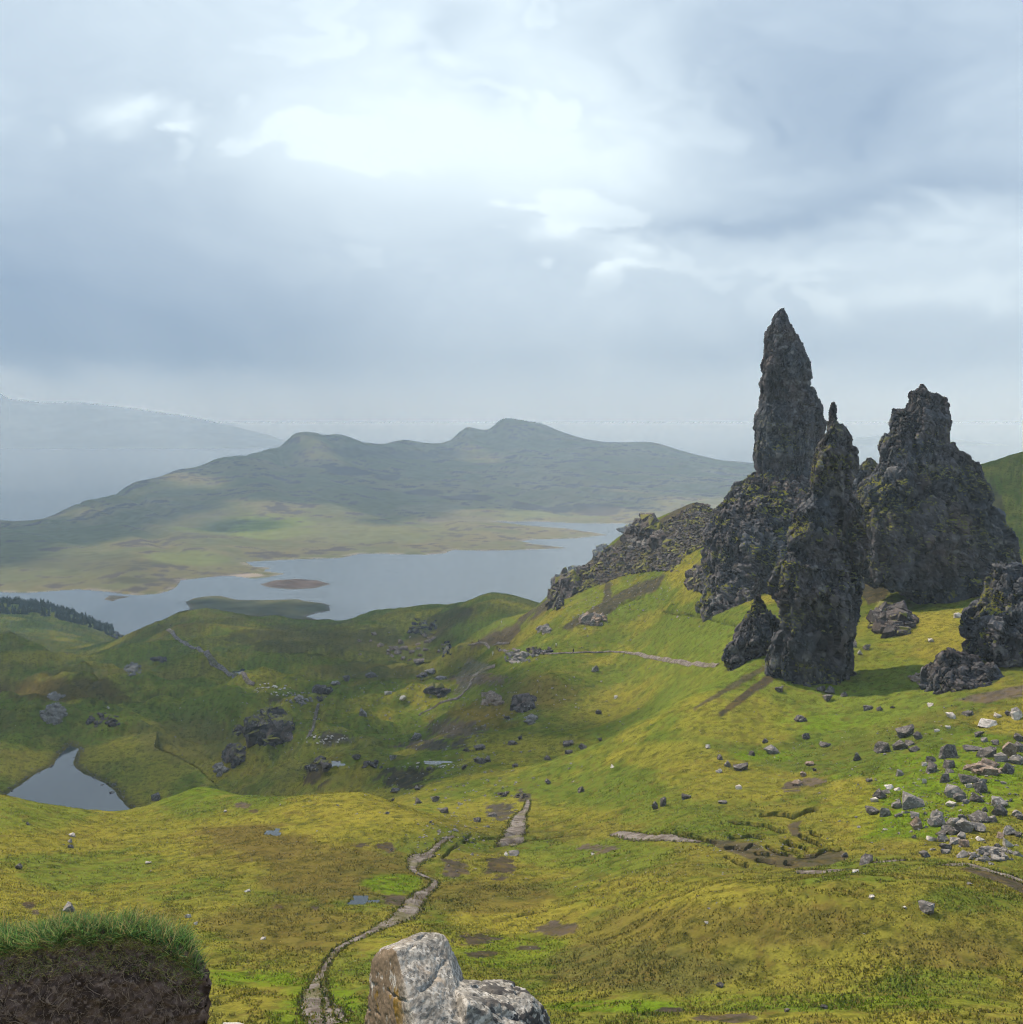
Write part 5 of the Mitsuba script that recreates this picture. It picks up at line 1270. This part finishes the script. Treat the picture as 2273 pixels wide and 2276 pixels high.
lobeA = hullpts([rp(847, 2109, 3.6), rp(872, 2108, 3.42), rp(899, 2097, 3.52), rp(940, 2075, 3.62), rp(984, 2081, 3.62), rp(998, 2104, 3.60), rp(1009, 2163, 3.5), rp(880, 2116, 3.34), rp(900, 2190, 3.2), rp(930, 2290, 3.08), rp(960, 2480, 2.95), rp(826, 2140, 3.62), rp(817, 2212, 3.62), rp(806, 2300, 3.65), rp(798, 2480, 3.7),
                 rp(1040, 2300, 3.14), rp(1060, 2480, 3.06), rp(1060, 2230, 3.6), rp(1060, 2480, 3.75), rp(830, 2430, 3.85), rp(1000, 2170, 3.75), rp(860, 2160, 3.8)])
lobeB = hullpts([rp(980, 2172, 3.5), rp(1076, 2172, 3.55), rp(1128, 2181, 3.56), rp(1166, 2189, 3.52), rp(1188, 2210, 3.46), rp(1194, 2230, 3.4), rp(1040, 2230, 3.18), rp(1150, 2290, 3.2), rp(1215, 2240, 3.5), rp(1232, 2275, 3.5), rp(1260, 2480, 3.4), rp(1000, 2480, 3.0), rp(1200, 2480, 3.1), rp(1230, 2480, 3.8), rp(980, 2480, 3.8), rp(1180, 2240, 3.75), rp(990, 2240, 3.75)])
rock = (lobeA + lobeB).refine_to_length(.0062).to_mesh()
t = trimesh.Trimesh(rock.vert_properties[:, :3], rock.tri_verts, process=True)
trimesh.smoothing.filter_taubin(t, iterations=3)
v, f = np.array(t.vertices), np.array(t.faces)
n_ = normals(v, f)
v = v + n_ * (.024 * fb(v, 4, 2, 5) + .012 * fb(v, 13, 3, 6) + .007 * fb(v * [1, 1.3, 2.6], 36, 3, 7))[:, None]
n_ = normals(v, f)
# bedding cracks and pits
lay = v @ np.array([-.38, .25, 1.0]) + .03 * fb(v, 9, 3, 8)
v = v - n_ * (.012 * np.exp(-((np.mod(lay * 11, 1) - .5) / .035) ** 2) * mikit_step(-.05, .12, fb(v, 8, 2, 9)))[:, None]
right = mikit_step(-.22, 0, v[:, 0])
v = v + n_ * (.010 * right * blocky(v, (.08, .08, .05), 12, .10)[0])[:, None]
scene['lichened_rock'] = mikit.ply((v, f), 'mat_lichen', smooth=True)
tag('lichened_rock', 'close pale grey lichen crusted rock with a raised left corner at the bottom edge', 'rock')
q = rp(527, 2300, 3.2)
v, f = block(np.random.default_rng(78), .12, (1, .8, .45), 14)
m = trimesh.Trimesh(v + q, f).subdivide().subdivide().subdivide()
vv = np.array(m.vertices)
scene['pale_stone'] = mikit.ply((vv + .012 * np.stack([fb(vv, 30, 3, k) for k in range(3)], -1), np.array(m.faces)), 'mat_stone_pale', smooth=True)
tag('pale_stone', 'tip of a small white rock at the bottom edge between peat bank and big rock', 'rock')

# ------------------------------------------------------------------ clouds over the valley and over the far shore: they keep the sun off parts of the ground
scene['mat_cloud'] = {'type': 'twosided', 'bsdf': {'type': 'diffuse', 'reflectance': {'type': 'rgb', 'value': [.85, .86, .88]}}}
PUFF = trimesh.creation.icosphere(subdivisions=1)


def cloud(name, plan, height, ground_z, size, n, seed, label):
    r = np.random.default_rng(seed)
    pg = Polygon(plan)
    x0, y0, x1, y1 = pg.bounds
    from shapely.geometry import Point
    shift = SUN[:2] / SUN[2] * (height - ground_z)
    parts = []
    while len(parts) < n:
        x, y = r.uniform(x0, x1), r.uniform(y0, y1)
        if not pg.contains(Point(x, y)): continue
        edge = pg.exterior.distance(Point(x, y))
        s = size * r.uniform(.6, 1.2) * min(1, .25 + edge / (size * 1.6))
        v = PUFF.vertices * [s, s, s * .6] + [x + shift[0], y + shift[1], height + r.uniform(0, size * .8)]
        parts.append(trimesh.Trimesh(v, PUFF.faces, process=False))
    m = trimesh.util.concatenate(parts)
    w = np.array(m.vertices)
    key = num(name)
    scene[key] = mikit.ply((w + size * .25 * np.stack([fb(w, 2.2 / size, 3, k) for k in range(3)], -1), m.faces), 'mat_cloud', smooth=True)
    tag(key, label, 'cloud')


cloud('cloud', [(-420, 700), (-330, 335), (-140, 262), (-60, 245), (-25, 232), (0, 205), (12, 222), (38, 255), (40, 330), (30, 400), (0, 440), (-20, 560), (40, 800), (0, 1300), (-350, 1700), (-700, 1750), (-800, 1100)], 1900, -95, 16, 2200, 1, 'broken cumulus cloud overhead above the frame, shading the valley')
cloud('cloud', [(160, 430), (330, 420), (420, 500), (420, 760), (150, 760)], 1900, -40, 36, 160, 3, 'small cumulus cloud overhead above the frame, shading the right hand hill')
cloud('cloud', [(-2600, 1500), (-1100, 1450), (-900, 1900), (-850, 2350), (-560, 2500), (-420, 2650), (-300, 3000), (200, 3200), (900, 3300), (1500, 3500), (1600, 6500), (-1500, 6500), (-2600, 5000)], 5200, -260, 210, 480, 2, 'large cloud bank over the far shore, above the frame')

# ------------------------------------------------------------------ the air
scene['air'] = {'type': 'homogeneous', 'albedo': {'type': 'rgb', 'value': [.755, .865, .97]}, 'sigma_t': {'type': 'rgb', 'value': [1.2e-4, 1.35e-4, 1.55e-4]}}
HZ0, HZ1 = -520.0, 400.0
scene['haze'] = {'type': 'cube', 'to_world': T().translate([0, 45000, (HZ0 + HZ1) / 2]).scale([50000, 48000, (HZ1 - HZ0) / 2]), 'bsdf': {'type': 'null'}, 'interior': {'type': 'ref', 'id': 'air'}}
tag('haze', 'thin rain haze in the air over loch and sea', kind='stuff')
